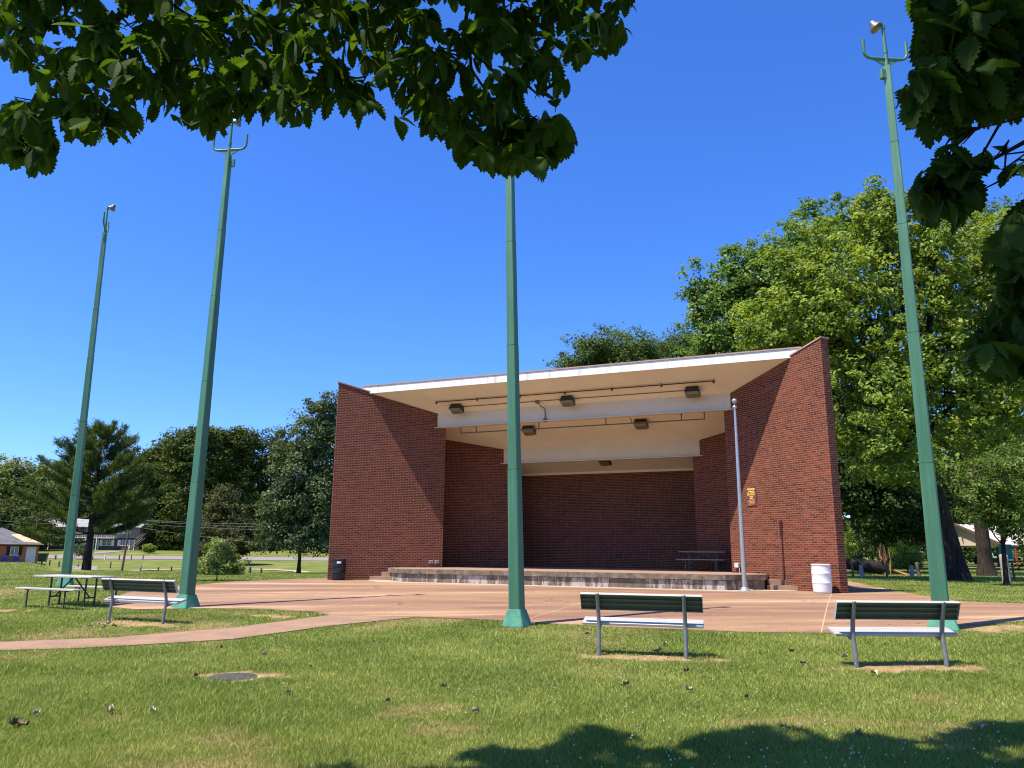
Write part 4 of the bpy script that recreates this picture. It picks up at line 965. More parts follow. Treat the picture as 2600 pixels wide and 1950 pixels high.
tree_px('young_tree', 213, 128, [(213, 1393, 14, 12, 0, 1), (210, 1402, 16, 8, 0, 1)], 'small silvery sapling on the verge behind the pine trunk', 'tree', 'silver', 46, 36, .7, .26, .05, 1.0, 74, nlimb=2)

def far_wood():
    rng = np.random.default_rng(77); n = 52000
    a = np.where(rng.random(n) < .5, rng.uniform(-1.05, -.02, n), rng.uniform(.16, 1.0, n)); d = rng.uniform(205, 240, n)
    x = np.sin(a) * d; y = np.cos(a) * d; top = 9 + 7 * vn(a * 60, a * 0, 1.0) + 3 * vn(a * 60, a * 0 + 9, .3)
    z = G(x, y) + top * rng.random(n) ** .7
    C = np.stack([x, y, z], 1); Nn = rng.normal(size=(n, 3)) * .7 + np.array([-.2, -.5, .6]); T, B, Nn = frames(Nn, rng)
    o = scatter('far_woods', DIAM, C, T, B, Nn, rng.uniform(1.0, 1.9, n), L['dark'], None, rng)
    tag(o, 'far-off dark wood along the horizon', 'woods', kind='stuff')
far_wood()

# pine
def pine():
    rng = np.random.default_rng(81); Y = 80; x, y = az(225, Y); z0 = g1(x, y)
    o = thing('pine_tree', (x, y, z0), 'wide spreading dark pine with a bare lower trunk on the left lawn', 'tree')
    k = Y / FPX * 1.02; b = MB(); top = at(262, 1095, Y); H_ = top[2] - z0
    ax = lambda h: np.array([(top[0] - x) * (h / H_) ** 1.3, (top[1] - y) * (h / H_), h])
    b.tube([ax(max(h, .001)) if h > 0 else (0, 0, -.4) for h in np.linspace(0, H_, 9)], [.50, .36, .32, .29, .25, .2, .15, .09, .03], 10)
    C = []; D = []; S = []
    h = 2.9
    while h < H_ - .2:
        t = (h - 2.9) / (H_ - 2.9)
        maxr = 8.7 * (1 - t) ** .78 * (.80 + .20 * min(1, t * 5)) + .5
        nb = 6 if t < .7 else 4
        for q in range(nb):
            a = rng.uniform(0, 6.28)
            if h < 3.5 and math.cos(a) > -.15: continue
            r = maxr * rng.uniform(.62, 1.08); p0 = ax(h)
            rise = (.05 + .50 * t + (.10 if math.cos(a) > 0 and t < .25 else 0)) * r; tip = p0 + np.array([math.cos(a) * r, math.sin(a) * r, rise * rng.uniform(.7, 1.3)])
            seg = 7; pts = []
            for j in range(seg + 1):
                u = j / seg; p = p0 + (tip - p0) * u; p[2] += -.20 * (1 - t) * r * .3 * math.sin(math.pi * u) + .75 * u ** 3; pts.append(p)
            b.tube(pts, np.linspace(.10 * (1 - .7 * t), .015, seg + 1), 5)
            nt = int(14 + r * 11)
            for j in range(nt):
                u = .25 + .75 * rng.random() ** .7; i0 = min(int(u * seg), seg - 1); p = pts[i0] + (pts[i0 + 1] - pts[i0]) * (u * seg - i0)
                side = rng.normal(size=3) * (.27 * (1.2 - .5 * u)); side[2] = abs(side[2]) * .35
                C.append(p + side); D.append((tip - p0) / r * .7 + np.array([0, 0, .55]) + rng.normal(size=3) * .3); S.append(rng.uniform(.8, 1.25))
        h += .66 * rng.uniform(.8, 1.2) * (1 - .35 * t)
    C = np.array(C); D = np.array(D); S = np.array(S)
    # needle tufts: narrow blades fanning round the shoot
    per = 15; n = len(C) * per; own = np.repeat(np.arange(len(C)), per)
    dirs = D[own] / np.linalg.norm(D[own], axis=1, keepdims=True) + rng.normal(size=(n, 3)) * .55; dirs /= np.linalg.norm(dirs, axis=1, keepdims=True)
    base = C[own] + rng.normal(size=(n, 3)) * .13; sz = .33 * S[own] * rng.uniform(.7, 1.2, n)
    T = dirs; Nn = rng.normal(size=(n, 3)) + np.array([0, 0, .8]); Nn -= T * (Nn * T).sum(1, keepdims=True); Nn /= np.linalg.norm(Nn, axis=1, keepdims=True); B = np.cross(Nn, T)
    tm = (np.array([(0, -.10, 0), (1, 0, 0), (0, .10, 0)]), np.array([(0, 1, 2)]))
    tone = rng.normal(0, .17, len(C))
    scatter('crown', tm, base, T, B, Nn, sz, L['pine'], o, rng, np.clip(rng.random(n) * .7 + .15 + tone[own], 0, 1))
    b.build('trunk', M['bark'], o)
pine()

# ------------------------------------------------------------------ overhanging oak: trunk behind the camera, boughs hanging into view
SUN_AZ = R(31); SUN_EL = R(64.9)
SDIR = np.array([math.cos(SUN_AZ) * math.cos(SUN_EL), math.sin(SUN_AZ) * math.cos(SUN_EL), -math.sin(SUN_EL)])   # way the light travels
def oak_leaf():
    """toothed, long leaf folded along its midrib, stem at the origin, tip at x=1"""
    n = 9; up_ = []; V = [(0, 0, 0)]; 
    mid = []
    for i in range(n + 1):
        t = i / n; mid.append((t, 0, -.16 * t * t))
    def w(t): return .215 * max(0.0, math.sin(math.pi * (t * .985 + .012) ** 1.12)) ** .85
    side = []
    for i in range(n):
        t0 = (i + .35) / n; t1 = (i + .92) / n
        side.append((t0, w(t0) * .80)); side.append((min(t1 + .03, .985), w(t1) * 1.08 + .006))
    V = [m_ for m_ in mid]; idx0 = len(V)
    for s_ in (1, -1):
        for (t, ww) in side: V.append((t, s_ * ww, -.16 * t * t + .30 * ww))
    F_ = []
    for q, s_ in ((0, 1), (1, -1)):
        o_ = idx0 + q * len(side)
        prev = None
        for i in range(n):
            a, c = i, i + 1; e0 = o_ + 2 * i; e1 = o_ + 2 * i + 1
            tris = [(a, e0, c), (e0, e1, c)]
            if i > 0: tris.append((a, o_ + 2 * i - 1, e0))
            F_ += tris if s_ < 0 else [tuple(reversed(t_)) for t_ in tris]
    return np.array(V), np.array(F_)
OAKLEAF = oak_leaf()
def zp(pts, ox, oy, k): return [(ox + x * k, oy + y * k) for x, y in pts]
K5 = 900 / 2212; K7 = 700 / 1161
LEFT = [(-60, -220), (2140, -220)] + [(1705, -10)] 
LEFT = [(-80, -260), (1720, -260)] + zp([(2010, 0), (2050, 60), (1985, 55), (1965, 125), (1905, 100), (1985, 200), (1950, 262), (1870, 352), (1760, 372), (1650, 425), (1560, 410), (1480, 450), (1585, 520), (1583, 600), (1530, 715), (1440, 670), (1380, 640), (1350, 600), (1280, 580), (1375, 740), (1450, 735), (1565, 760), (1642, 870), (1590, 962), (1520, 1032), (1405, 1115), (1330, 1050), (1240, 1100), (1170, 1090), (1060, 1085), (990, 1020), (910, 1030), (830, 915), (800, 870), (700, 875), (650, 820), (560, 870), (470, 810), (505, 700), (450, 760), (400, 700), (340, 745), (270, 805), (235, 700), (170, 690), (100, 640)], 800, 0, K5) + \
       zp([(2150, 640), (2050, 735), (1960, 700), (1880, 840), (1790, 875), (1680, 828), (1640, 740), (1545, 765), (1450, 790), (1390, 850), (1310, 890), (1240, 800), (1110, 795), (1060, 775), (1010, 640), (970, 700), (960, 785), (875, 830), (800, 910), (720, 900), (600, 905), (480, 880), (440, 890), (360, 910), (310, 860), (330, 970), (290, 1070), (240, 1060), (190, 1118), (160, 1000), (110, 1060), (15, 1000), (40, 900), (0, 885), (-20, 760), (20, 685), (90, 650), (180, 640), (215, 590), (270, 570), (185, 530), (195, 420), (110, 440), (70, 505), (10, 400), (-40, 330)], 0, 0, K5)
GAPS_L = [(500 * K5, 130 * K5, 70 * K5, 60 * K5), (850 * K5, 150 * K5, 70 * K5, 60 * K5), (520 * K5, 490 * K5, 60 * K5, 40 * K5), (800 + 870 * K5, 60 * K5, 90 * K5, 70 * K5), (800 + 1040 * K5, 290 * K5, 60 * K5, 75 * K5), (800 + 860 * K5, 330 * K5, 70 * K5, 50 * K5), (960 * K5, 540 * K5, 40 * K5, 30 * K5), (1570 * K5, 200 * K5, 40 * K5, 40 * K5), (1040 * K5, 60 * K5, 60 * K5, 40 * K5)]
RIGHT = zp([(680, -60), (700, 90), (745, 80), (690, 180), (672, 240), (745, 262), (690, 300), (628, 332), (665, 360), (590, 470), (670, 435), (640, 480), (690, 560), (740, 592), (775, 615), (830, 570), (890, 590), (935, 520), (1010, 540), (1060, 500), (1120, 540), (1180, 420), (1400, 300), (1400, -60)], 1900, 0, K7)
RIGHT2 = zp([(665, 765), (720, 730), (790, 690), (815, 620), (880, 600), (905, 640), (965, 700), (1000, 640), (1060, 560), (1085, 640), (1030, 720), (960, 760), (1005, 850), (960, 880), (865, 975), (830, 930), (730, 945), (685, 900), (700, 830)], 1900, 0, K7)
RIGHT3 = zp([(1400, 640), (1170, 740), (1100, 740), (1080, 850), (1060, 760), (1010, 810), (1050, 730), (1090, 700), (1200, 690), (1400, 520), (1400, 1750), (1160, 1600), (1090, 1580), (1010, 1620), (975, 1560), (880, 1510), (950, 1440), (1040, 1340), (1060, 1200), (1090, 1160), (1050, 1140), (980, 1085), (1060, 960), (1130, 900)], 1900, 0, K7)
GAPS_R = []
SHADOW = [(x * 1.1754, y * 1.1754) for x, y in [(900, 1700), (935, 1659), (990, 1632), (1050, 1606), (1110, 1618), (1150, 1620), (1205, 1606), (1225, 1578), (1275, 1562), (1330, 1578), (1372, 1592), (1400, 1600), (1455, 1612), (1500, 1586), (1600, 1578), (1635, 1564), (1690, 1566), (1760, 1582), (1800, 1600), (1830, 1586), (1900, 1590), (1980, 1604), (2060, 1580), (2110, 1562), (2212, 1566), (2600, 1560), (2600, 1800), (900, 1800)]]
def oak():
    rng = np.random.default_rng(91)
    o = thing('oak_tree', (1.6, -3.0, g1(1.6, -3.0)), 'overhanging broadleaf tree whose toothed dark leaves fill the top of the view', 'tree')
    base = np.array([1.6, -3.0, g1(1.6, -3.0)])
    def hang(poly, gaps, Y0, Y1, n_ros, seg_len, name, limbs, dens_gap=.12):
        P_ = np.array(poly); x0, y0 = P_.min(0); x1, y1 = P_.max(0)
        cs = []
        while len(cs) < n_ros:
            px = rng.uniform(x0, x1, 400); py = rng.uniform(y0, y1, 400); ok = inpoly(px, py, poly)
            for gx_, gy_, rx, ry in gaps: ok &= ~((((px - gx_) / rx) ** 2 + ((py - gy_) / ry) ** 2 < 1) & (rng.random(400) > dens_gap))
            for a, c in zip(px[ok], py[ok]): cs.append(at(a, c - 22, rng.uniform(Y0, Y1)))
        cs = np.array(cs[:n_ros])
        Cl = []; Tl = []; Nl = []; Sl = []; Rl = []
        for c in cs:
            k = rng.integers(5, 9); a0 = rng.uniform(0, 6.28); tone = rng.uniform(0, .5)
            for j in range(k):
                a = a0 + j * 6.28 / k + rng.normal() * .25; el = rng.uniform(-1.45, -.15)
                t = np.array([math.cos(a) * math.cos(el), math.sin(a) * math.cos(el), math.sin(el)])
                nn = np.array([-math.cos(a) * math.sin(el) * -1 * -1, -math.sin(a) * math.sin(el), math.cos(el)]) + rng.normal(size=3) * .35
                nn -= t * (nn @ t); nn /= np.linalg.norm(nn)
                Cl.append(c + t * .012 + rng.normal(size=3) * .012); Tl.append(t); Nl.append(nn); Sl.append(seg_len * rng.uniform(.5, 1.25)); Rl.append(min(1, tone + rng.random() * .5))
        C = np.array(Cl); T = np.array(Tl); N_ = np.array(Nl); S = np.array(Sl); Rn = np.array(Rl)
        ok = np.ones(len(C), bool)
        for f in (.42, .76):
            q = C + T * (S * f)[:, None]; q[:, 2] -= .16 * S * f * f; a, b_, zc_ = proj(q); ok &= inpoly(a, b_, poly)
            if f == .45:
                for gx_, gy_, rx, ry in gaps: ok &= ~((((a - gx_) / rx) ** 2 + ((b_ - gy_) / ry) ** 2 < 1) & (rng.random(len(a)) > .25))
        C, T, N_, S, Rn = C[ok], T[ok], N_[ok], S[ok], Rn[ok]
        b = MB(); nodes = []
        for pl, r0, r1 in limbs:
            pts = [np.array(at(*p) if len(p) == 3 else p[:3]) for p in pl]; m_ = len(pts)
            b.tube([p - base for p in pts], np.linspace(r0, r1, m_), 7); 
            for i in range(m_ - 1):
                for u in np.linspace(0, 1, 7): nodes.append(pts[i] + (pts[i + 1] - pts[i]) * u)
        nodes = np.array(nodes)
        alive = [i for i in range(len(cs)) if np.min(np.linalg.norm(C - cs[i], axis=1)) < .045]
        sel = rng.permutation(alive)[: int(len(alive) * .7)]
        for i in sel:
            d = np.linalg.norm(nodes - cs[i], axis=1) + (nodes[:, 2] < cs[i][2]) * .3; j = int(d.argmin())
            if d[j] > .34: continue
            mid = (nodes[j] + cs[i]) / 2 + rng.normal(size=3) * .04
            qx, qy, _ = proj(mid)
            b.tube([nodes[j] - base, mid - base, cs[i] - base], [.007, .005, .003], 5)
        br = b.build('bough', M['bark_near'], o)
        scatter('leaves', OAKLEAF, C - base, T, np.cross(N_, T), N_, S, L['near'], br, rng, Rn)
    z5 = lambda *p: [(x * K5, y * K5, Y) for x, y, Y in p]; z6 = lambda *p: [(800 + x * K5, y * K5, Y) for x, y, Y in p]; z7 = lambda *p: [(1900 + x * K7, y * K7, Y) for x, y, Y in p]
    hubs = [(-1.2, 4.4, 6.6, 0), (0.2, 4.6, 6.5, 0)]
    Lm = [([hubs[0]] + z5((960, -60, 4.9), (780, 80, 4.9), (640, 230, 4.9), (470, 430, 4.8), (300, 620, 4.8), (120, 730, 4.8)), .022, .005),
          ([hubs[0]] + z5((930, -90, 4.9), (1130, 70, 4.9), (1250, 140, 4.9), (1390, 220, 5.0), (1560, 420, 5.0), (1700, 600, 5.0)), .02, .005),
          ([hubs[0]] + z5((400, -200, 4.7), (200, 60, 4.6), (120, 250, 4.6), (60, 380, 4.6)), .02, .005),
          ([hubs[0]] + z5((1100, -80, 5.0), (1090, 160, 5.0), (1200, 330, 5.0), (1280, 560, 5.0)), .014, .004),
          ([hubs[1]] + z6((970, -80, 4.9), (960, 0, 4.9), (942, 110, 4.9), (960, 250, 4.9), (975, 430, 4.9), (1100, 620, 4.9), (1250, 800, 4.9), (1400, 900, 4.9)), .020, .005),
          (z6((942, 210, 4.9), (890, 300, 4.9), (885, 440, 4.8), (800, 600, 4.8), (640, 720, 4.8)), .011, .003),
          (z6((970, 320, 4.9), (1100, 430, 4.9), (1200, 560, 5.0), (1300, 700, 5.0)), .008, .003),
          ([hubs[1]] + z6((1100, -60, 5.0), (1080, 120, 5.0), (1310, 260, 5.0), (1500, 420, 5.1)), .013, .004),
          ([hubs[1]] + z6((1500, -120, 4.9), (1650, 60, 4.9), (1800, 180, 4.9), (1900, 210, 4.9)), .014, .004),
          ([hubs[1]] + z6((500, -150, 4.9), (420, 200, 4.9), (350, 420, 4.9), (250, 600, 4.9)), .013, .004)]
    TIP_A = zp([(-10, 700), (110, 640), (230, 660), (330, 850), (345, 970), (300, 1075), (240, 1065), (190, 1125), (150, 1000), (110, 1065), (10, 1005), (-10, 885)], 0, 0, K5)
    TIP_B = zp([(1180, 760), (1360, 720), (1560, 750), (1650, 870), (1600, 965), (1530, 1040), (1410, 1122), (1330, 1060), (1240, 1110), (1160, 1095), (1060, 1090), (980, 1020), (900, 1035), (900, 880)], 800, 0, K5)
    hang(TIP_A, [], 4.2, 4.9, 46, .18, 'left', [(z5((300, 620, 4.8), (190, 700, 4.7), (150, 800, 4.6), (170, 930, 4.55)), .006, .003)])
    hang(TIP_B, [], 4.4, 5.1, 60, .18, 'left', [(z6((1250, 800, 4.9), (1330, 860, 4.9), (1430, 900, 4.85), (1500, 880, 4.8)), .006, .003)])
    hang(LEFT, GAPS_L, 4.0, 5.2, 800, .185, 'left', Lm)
    hubR = (2.6, 3.2, 4.6, 0)
    Lr = [([hubR] + z7((1250, -40, 3.2), (1050, 120, 3.15), (900, 260, 3.1), (760, 330, 3.1)), .02, .004),
          ([hubR] + z7((1300, 480, 3.1), (1160, 600, 3.1), (1050, 660, 3.1), (955, 715, 3.1), (850, 760, 3.1)), .014, .004),
          (z7((1160, 490, 3.1), (1060, 520, 3.1), (960, 540, 3.0)), .006, .003), (z7((1085, 640, 3.1), (1080, 720, 3.1), (1070, 740, 3.1)), .005, .002),
          ([hubR] + z7((1300, 700, 3.0), (1200, 950, 2.9), (1130, 1180, 2.9), (1060, 1400, 2.9)), .016, .004)]
    hang(RIGHT, GAPS_R, 2.75, 3.5, 190, .18, 'right', Lr[:1])
    hang(RIGHT2, GAPS_R, 2.95, 3.25, 40, .18, 'right2', Lr[1:4])
    hang(RIGHT3, GAPS_R, 2.6, 3.2, 190, .18, 'right3', Lr[4:])
    # overhead crown (out of frame) that shades the boughs and the near lawn
    n = 95000
    P = np.stack([rng.uniform(-9, 8, n), rng.uniform(-9, 8.2, n), rng.uniform(4.6, 12.5, n)], 1)
    e = ((P[:, 0] + .3) / 8.2) ** 2 + ((P[:, 1] + 1.0) / 9.2) ** 2 + ((P[:, 2] - 7.6) / 4.9) ** 2
    ok = e < 1
    a, b_, zc_ = proj(P); ok &= ~((zc_ > .2) & (a > -200) & (a < 2800) & (b_ > -150) & (b_ < 2100))
    t = (P[:, 2] + .1) / -SDIR[2]; S_ = P + SDIR[None] * t[:, None]
    a, b_, zc_ = proj(np.stack([S_[:, 0], S_[:, 1], np.full(n, -.11)], 1))
    vis = (zc_ > .2) & (b_ < 1985)
    ok &= ~(vis & (~inpoly(a, b_, SHADOW) | (pdist(a, b_, SHADOW) < 55 * rng.random(n) ** 2)))
    ok &= vis | (vn(P[:, 0] + P[:, 2] * .4, P[:, 1] + P[:, 2] * .25, .8) > .52)
    P = P[ok]
    S2 = np.array(SHADOW); add = []
    while len(add) < 17000:
        px, py = rng.uniform(880, 2640), rng.uniform(1835, 2000)
        if not inpoly(np.array([px]), np.array([py]), SHADOW)[0] or pdist(np.array([px]), np.array([py]), SHADOW)[0] < 55 * rng.random() ** 2: continue
        g_ = at(px, py, 1.0) - E0; g_ = E0 + g_ * ((-.11 - EYE) / g_[2]); h = rng.uniform(6.0, 10.5); q = g_ - SDIR * ((h + .11) / -SDIR[2])
        a, b_, zc_ = proj(q)
        if zc_ > .2 and -120 < a < 2720 and b_ > -120: continue
        if vn(q[0] + q[2] * .4, q[1] + q[2] * .25, .38) < .30: continue
        add.append(q)
    P = np.concatenate([P, np.array(add)]); n = len(P)
    N_ = rng.normal(size=(n, 3)) * .6 + np.array([0, 0, 1]); T, B, N_ = frames(N_, rng)
    b = MB(); b.tube([(0, 0, -.3), (0, 0, .0), (0, .05, 1.0), (-.1, .2, 2.6), (-.3, .6, 4.5)], [.62, .48, .36, .32, .25], 12).build('trunk', M['bark'], o)
    b = MB()
    for hx, hy, hz, r_ in ((-1.2, 4.4, 6.6, .12), (.2, 4.6, 6.5, .12), (2.6, 3.2, 4.6, .07), (-5, 1, 7.5, .12), (5, 0, 7.5, .12), (-1, -6, 8, .12), (2.5, 3.0, 8.5, .1)):
        limb(b, (-.25, .5, 4.2), np.array([hx, hy, hz]) - base, r_, .022, rng, .10, 8, 7)
    b.build('limbs', M['bark_near'], o)
    scatter('crown', DIAM, P - base, T, B, N_, rng.uniform(.12, .2, n), L['near'], o, rng)
oak()

# ------------------------------------------------------------------ far left: posts, wires, houses
def post(px, Y, h, r, mat, label, group, tilt=0.0, cap=False):
    x, y = az(px, Y); o = thing('bollard_post', (x, y, g1(x, y)), label, 'post', 0, group)
    o.rotation_euler = (0, tilt, random.uniform(0, 3))
    b = MB().lathe([(r * 1.05, -.2), (r, .0), (r * .97, h * .8), (r * .95, h - .04), (r * .6, h)], 9); b.build('stake', mat, o)
    if cap: MB().lathe([(r * 1.02, h * .62), (r * 1.04, h * .63), (r * 1.04, h * .74), (r * 1.02, h * .75)], 9).build('band', M['white_post'], o)
LG = 'short wooden posts along the drive and road'
Z1 = lambda x: x / 5.18
for px, Y, h, rr_, m_, lb in [(Z1(575), 98, .95, .09, 'post', 'tall leaning-looking post just right of the brick house'), (Z1(678), 99, .72, .09, 'post', 'short post second to the right of the brick house'), (Z1(745), 126, .7, .14, 'post', 'thick roadside post right of the brick house'), (Z1(803), 100, .72, .09, 'post', 'short post tucked against the farthest green pole'),
                             (Z1(1055), 102, .66, .08, 'post', 'short post left of the pine trunk'), (Z1(1232), 126, .7, .09, 'post', 'roadside post touching the right side of the pine trunk'), (Z1(1395), 127, .72, .11, 'white_post', 'white painted roadside post'), (Z1(1580), 127, .82, .10, 'post', 'roadside post just left of the leaning utility pole'),
                             (Z1(1478), 100, .85, .09, 'post', 'grass-side post between the pine and the leaning utility pole'), (Z1(1740), 128, .8, .08, 'post', 'roadside post just right of the leaning utility pole'), (Z1(1875), 95, .66, .10, 'post', 'pale topped post at the start of the loop path'), (Z1(1893), 128, .76, .09, 'post', 'roadside post below the apartment stairs'),
                             (Z1(2108), 91, .66, .09, 'post', 'post on the near kerb of the loop path'), (400 + 30 / 4.424, 90, .62, .09, 'post', 'post on the loop path kerb, left of the second green pole'), (400 + 180 / 4.424, 89, .66, .08, 'post', 'post on the loop path kerb touching the second green pole'),
                             (400 + 912 / 4.424, 62, .40, .08, 'post', 'short post at the right foot of the pale shrub'), (400 + 1055 / 4.424, 60, .52, .11, 'post', 'thick short post left of the silvery tree'), (400 + 1183 / 4.424, 60, .42, .08, 'post', 'thin short post nearest the silvery tree')]:
    post(px, Y, h, rr_, M[m_], lb, LG, R(random.uniform(-3, 3)), lb.startswith('pale topped') or lb.startswith('short post left of the pine'))
RG = 'weathered posts along the right lawn edge'
Z4 = lambda x: 2140 + x / 4.739
for px, Y, h, rr_, m_, lb, tl_ in [(Z4(205), 45, .72, .11, 'grey_post', 'pale leaning post in front of the fallen trunk', R(9)), (Z4(500), 46, .80, .07, 'post', 'dark post in front of the torn stump', R(5)), (Z4(803), 47, .68, .12, 'grey_post', 'pale round topped post left of the green pole', R(2)), (Z4(888), 49, .86, .10, 'post', 'leaning dark post close to the green pole', R(8)), (Z4(1925), 37, 1.35, .19, 'grey_post', 'tall thick post under the teal notice board', R(2)), (Z4(95), 46, .70, .06, 'post', 'thin dark post against the right brick wall', 0)]:
    post(px, Y, h, rr_, M[m_], lb, RG, tl_)

def utility_pole(px, Y, px_top, row_top, label, r=.13):
    x, y = az(px, Y); z = g1(x, y); t_ = at(px_top, row_top, Y)
    o = thing('utility_pole', (x, y, z), label, 'utility pole', 0, 'utility poles')
    tp = Vector(t_) - Vector((x, y, z))
    MB().tube([(0, 0, -.4), tuple(tp * .5), tuple(tp)], [r, r * .86, r * .7], 10).build('pole', M['pole_wood'], o)
    MB().box(tp * .965, (.9, .08, .10)).build('cross_arm', M['pole_wood'], o)
    b = MB()
    for q in (-.38, 0, .38): b.lathe([(.03, 0), (.045, .03), (.045, .07), (.02, .1)], 8, tp * .965 + Vector((q, 0, .05)))
    b.build('insulators', M['dull_white'], o)
    return Vector(t_)
pA = utility_pole(315, 95, 333, 1318, 'leaning brown utility pole right of the pine')
pB = utility_pole(91, 150, 94, 1318, 'utility pole beside the pale apartment roof', .15)
def wire(i, p, q, sag, label):
    pts = [Vector(p).lerp(Vector(q), t) - Vector((0, 0, sag * 4 * t * (1 - t))) for t in np.linspace(0, 1, 15)]
    o = MB().tube(pts, .013, 5).build('overhead_wire', M['wire']); tag(o, label, 'wire', 'overhead wires on the left')
pr_ = lambda px, row, Y: Vector(at(px, row, Y))
wires = [(pA + Vector((.3, 0, 0)), pr_(900, 1330, 70), .25, 'topmost wire running right from the leaning utility pole'), (pA, pr_(900, 1336, 72), .4, 'wire running right just under the topmost one'), (pA - Vector((0, 0, .5)), pr_(900, 1349, 74), .2, 'wire running right, third below the pole top'), (pA - Vector((0, 0, .8)), pr_(900, 1397, 60), .3, 'lowest wire, sloping down right toward the brick wall'),
         (pA, pr_(-60, 1270, 75), .5, 'topmost wire running left across the pine'), (pA - Vector((0, 0, .1)), pr_(-60, 1296, 80), .5, 'middle wire running left across the pine'), (pA - Vector((0, 0, .4)), pr_(-60, 1316, 90), .4, 'lowest wire running left across the pine'), (pB, pA + Vector((0, 0, -.25)), .5, 'wire linking the two utility poles'), (pB - Vector((0, 0, .2)), pr_(-60, 1335, 130), .3, 'short wire from the far utility pole to the left edge')]
for i, (p, q, s_, lb) in enumerate(wires): wire(i, p, q, s_, lb)

# brick house at the left edge
hx, hy = az(99, 93); hz = -.32
house = thing('brick_house', (hx, hy, hz), 'low orange brick house with a dark hipped roof at the left edge', 'house', R(36))
wl = MB().prism([(-13, 0), (0, 0), (0, 7.9), (-13, 7.9)], -1.0, 2.35).build('wall', M['house_brick'], house)
b = MB(); e = .5
V = [(-13.5, -e, 2.35), (e, -e, 2.35), (e, 8 + e, 2.35), (-13.5, 8 + e, 2.35), (-9.5, 4, 4.3), (-3.6, 4, 4.3), (-13.5, -e, 2.22), (e, -e, 2.22), (e, 8 + e, 2.22), (-13.5, 8 + e, 2.22)]
b.add(V, [(0, 1, 5, 4), (1, 2, 5), (2, 3, 4, 5), (3, 0, 4), (6, 7, 1, 0), (7, 8, 2, 1), (8, 9, 3, 2), (9, 6, 0, 3), (9, 8, 7, 6)]); rf = b.build('roof', M['shingle'], house)
rz_ = lambda y: 2.35 + (y + .5) * .4333 + .03
MB().add([(.1, -.05, rz_(-.05)), (-2.1, 2.35, rz_(2.35)), (-2.9, 2.1, rz_(2.1)), (-1.6, .2, rz_(.2))], [(3, 2, 1, 0)]).build('bare_patch', M['plywood'], rf)
MB().box((-6.5, -e - .03, 2.29), (14.0, .05, .16)).build('gutter', M['dark_shutter'], rf)
dr = MB().box((-.76, -.02, 1.05), (.98, .08, 2.1), None, 0, .01).build('door', M['white_trim'], house)
MB().lathe([(.03, 0), (.045, .02), (.045, .05), (.02, .07)], 8, (-.42, -.07, 1.0), 0, True, Matrix.Rotation(R(90), 3, 'X')).build('handle', M['bronze'], dr)
wn = MB().box((-2.45, -.02, 1.62), (.74, .06, .88)).build('window', M['curtained_glass'], house)
b = MB()
for q in (-.37, 0, .37): b.box((-2.45 + q, -.055, 1.62), (.08, .06, .96))
for q in (-.45, .45): b.box((-2.45, -.055, 1.62 + q), (.82, .06, .08))
b.build('frame', M['white_trim'], wn); MB().box((-2.45, -.09, 1.13), (.95, .14, .07)).build('sill', M['white_trim'], wn)
for q in (-.60, .60): MB().box((-2.45 + q, -.04, 1.62), (.34, .06, 1.0)).build('shutter', M['dark_shutter'], house)
ch = R(36)
def hp(a, d): return (hx + a * math.cos(ch) - d * math.sin(ch), hy + a * math.sin(ch) + d * math.cos(ch))
for a, lb in ((-3.35, 'blue plastic lawn chair nearer the grill'), (-2.25, 'blue plastic lawn chair under the shuttered window, nearer the white door')):
    q = hp(a, -1.0); c = thing('lawn_chair', (*q, hz), lb, 'chair', ch, 'blue chairs by the brick house')
    MB().box((0, 0, .40), (.55, .5, .05), None, 0, .01).build('seat', M['blue_plastic'], c)
    MB().box((0, .27, .70), (.55, .05, .60), Matrix.Rotation(R(-12), 3, 'X'), 0, .01).build('backrest', M['blue_plastic'], c)
    for sx_ in (-1, 1):
        MB().box((sx_ * .27, 0, .58), (.05, .5, .04)).build('armrest', M['blue_plastic'], c)
        for sy_ in (-1, 1): MB().box((sx_ * .25, sy_ * .21, .19), (.05, .05, .38)).build('leg', M['blue_plastic'], c)
q = hp(-4.2, -.9); gr = thing('barbecue_grill', (*q, hz), 'small black grill on legs beside the blue chairs', 'grill', ch)
MB().lathe([(.1, .62), (.28, .72), (.32, .82), (.32, .84), (.27, .95), (.1, 1.03)], 14).build('bowl', M['bronze'], gr)
for k in range(3): MB().tube([(.22 * math.cos(k * 2.1), .22 * math.sin(k * 2.1), .72), (.32 * math.cos(k * 2.1), .32 * math.sin(k * 2.1), 0)], .025, 6).build('leg', M['bronze'], gr)
q = az(111, 108); bn = thing('wheeled_bin', (*q, g1(*q)), 'dark green wheeled bin beside the brick house', 'bin', .3)
MB().add([(-.45, -.4, .1), (.45, -.4, .1), (.45, .4, .1), (-.45, .4, .1), (-.6, -.5, 1.15), (.6, -.5, 1.15), (.6, .5, 1.15), (-.6, .5, 1.15)], [(3, 2, 1, 0), (4, 5, 6, 7), (0, 1, 5, 4), (1, 2, 6, 5), (2, 3, 7, 6), (3, 0, 4, 7)]).build('body', M['bin_green'], bn)
MB().box((0, 0, 1.2), (1.28, 1.08, .09), None, 0, .02).build('lid', M['bronze'], bn)
for s_ in (-1, 1): MB().lathe([(.12, -.03), (.12, .03)], 12, (s_ * .42, .38, .12), 0, False, Matrix.Rotation(R(90), 3, 'Y')).build('wheel', M['bronze'], bn)

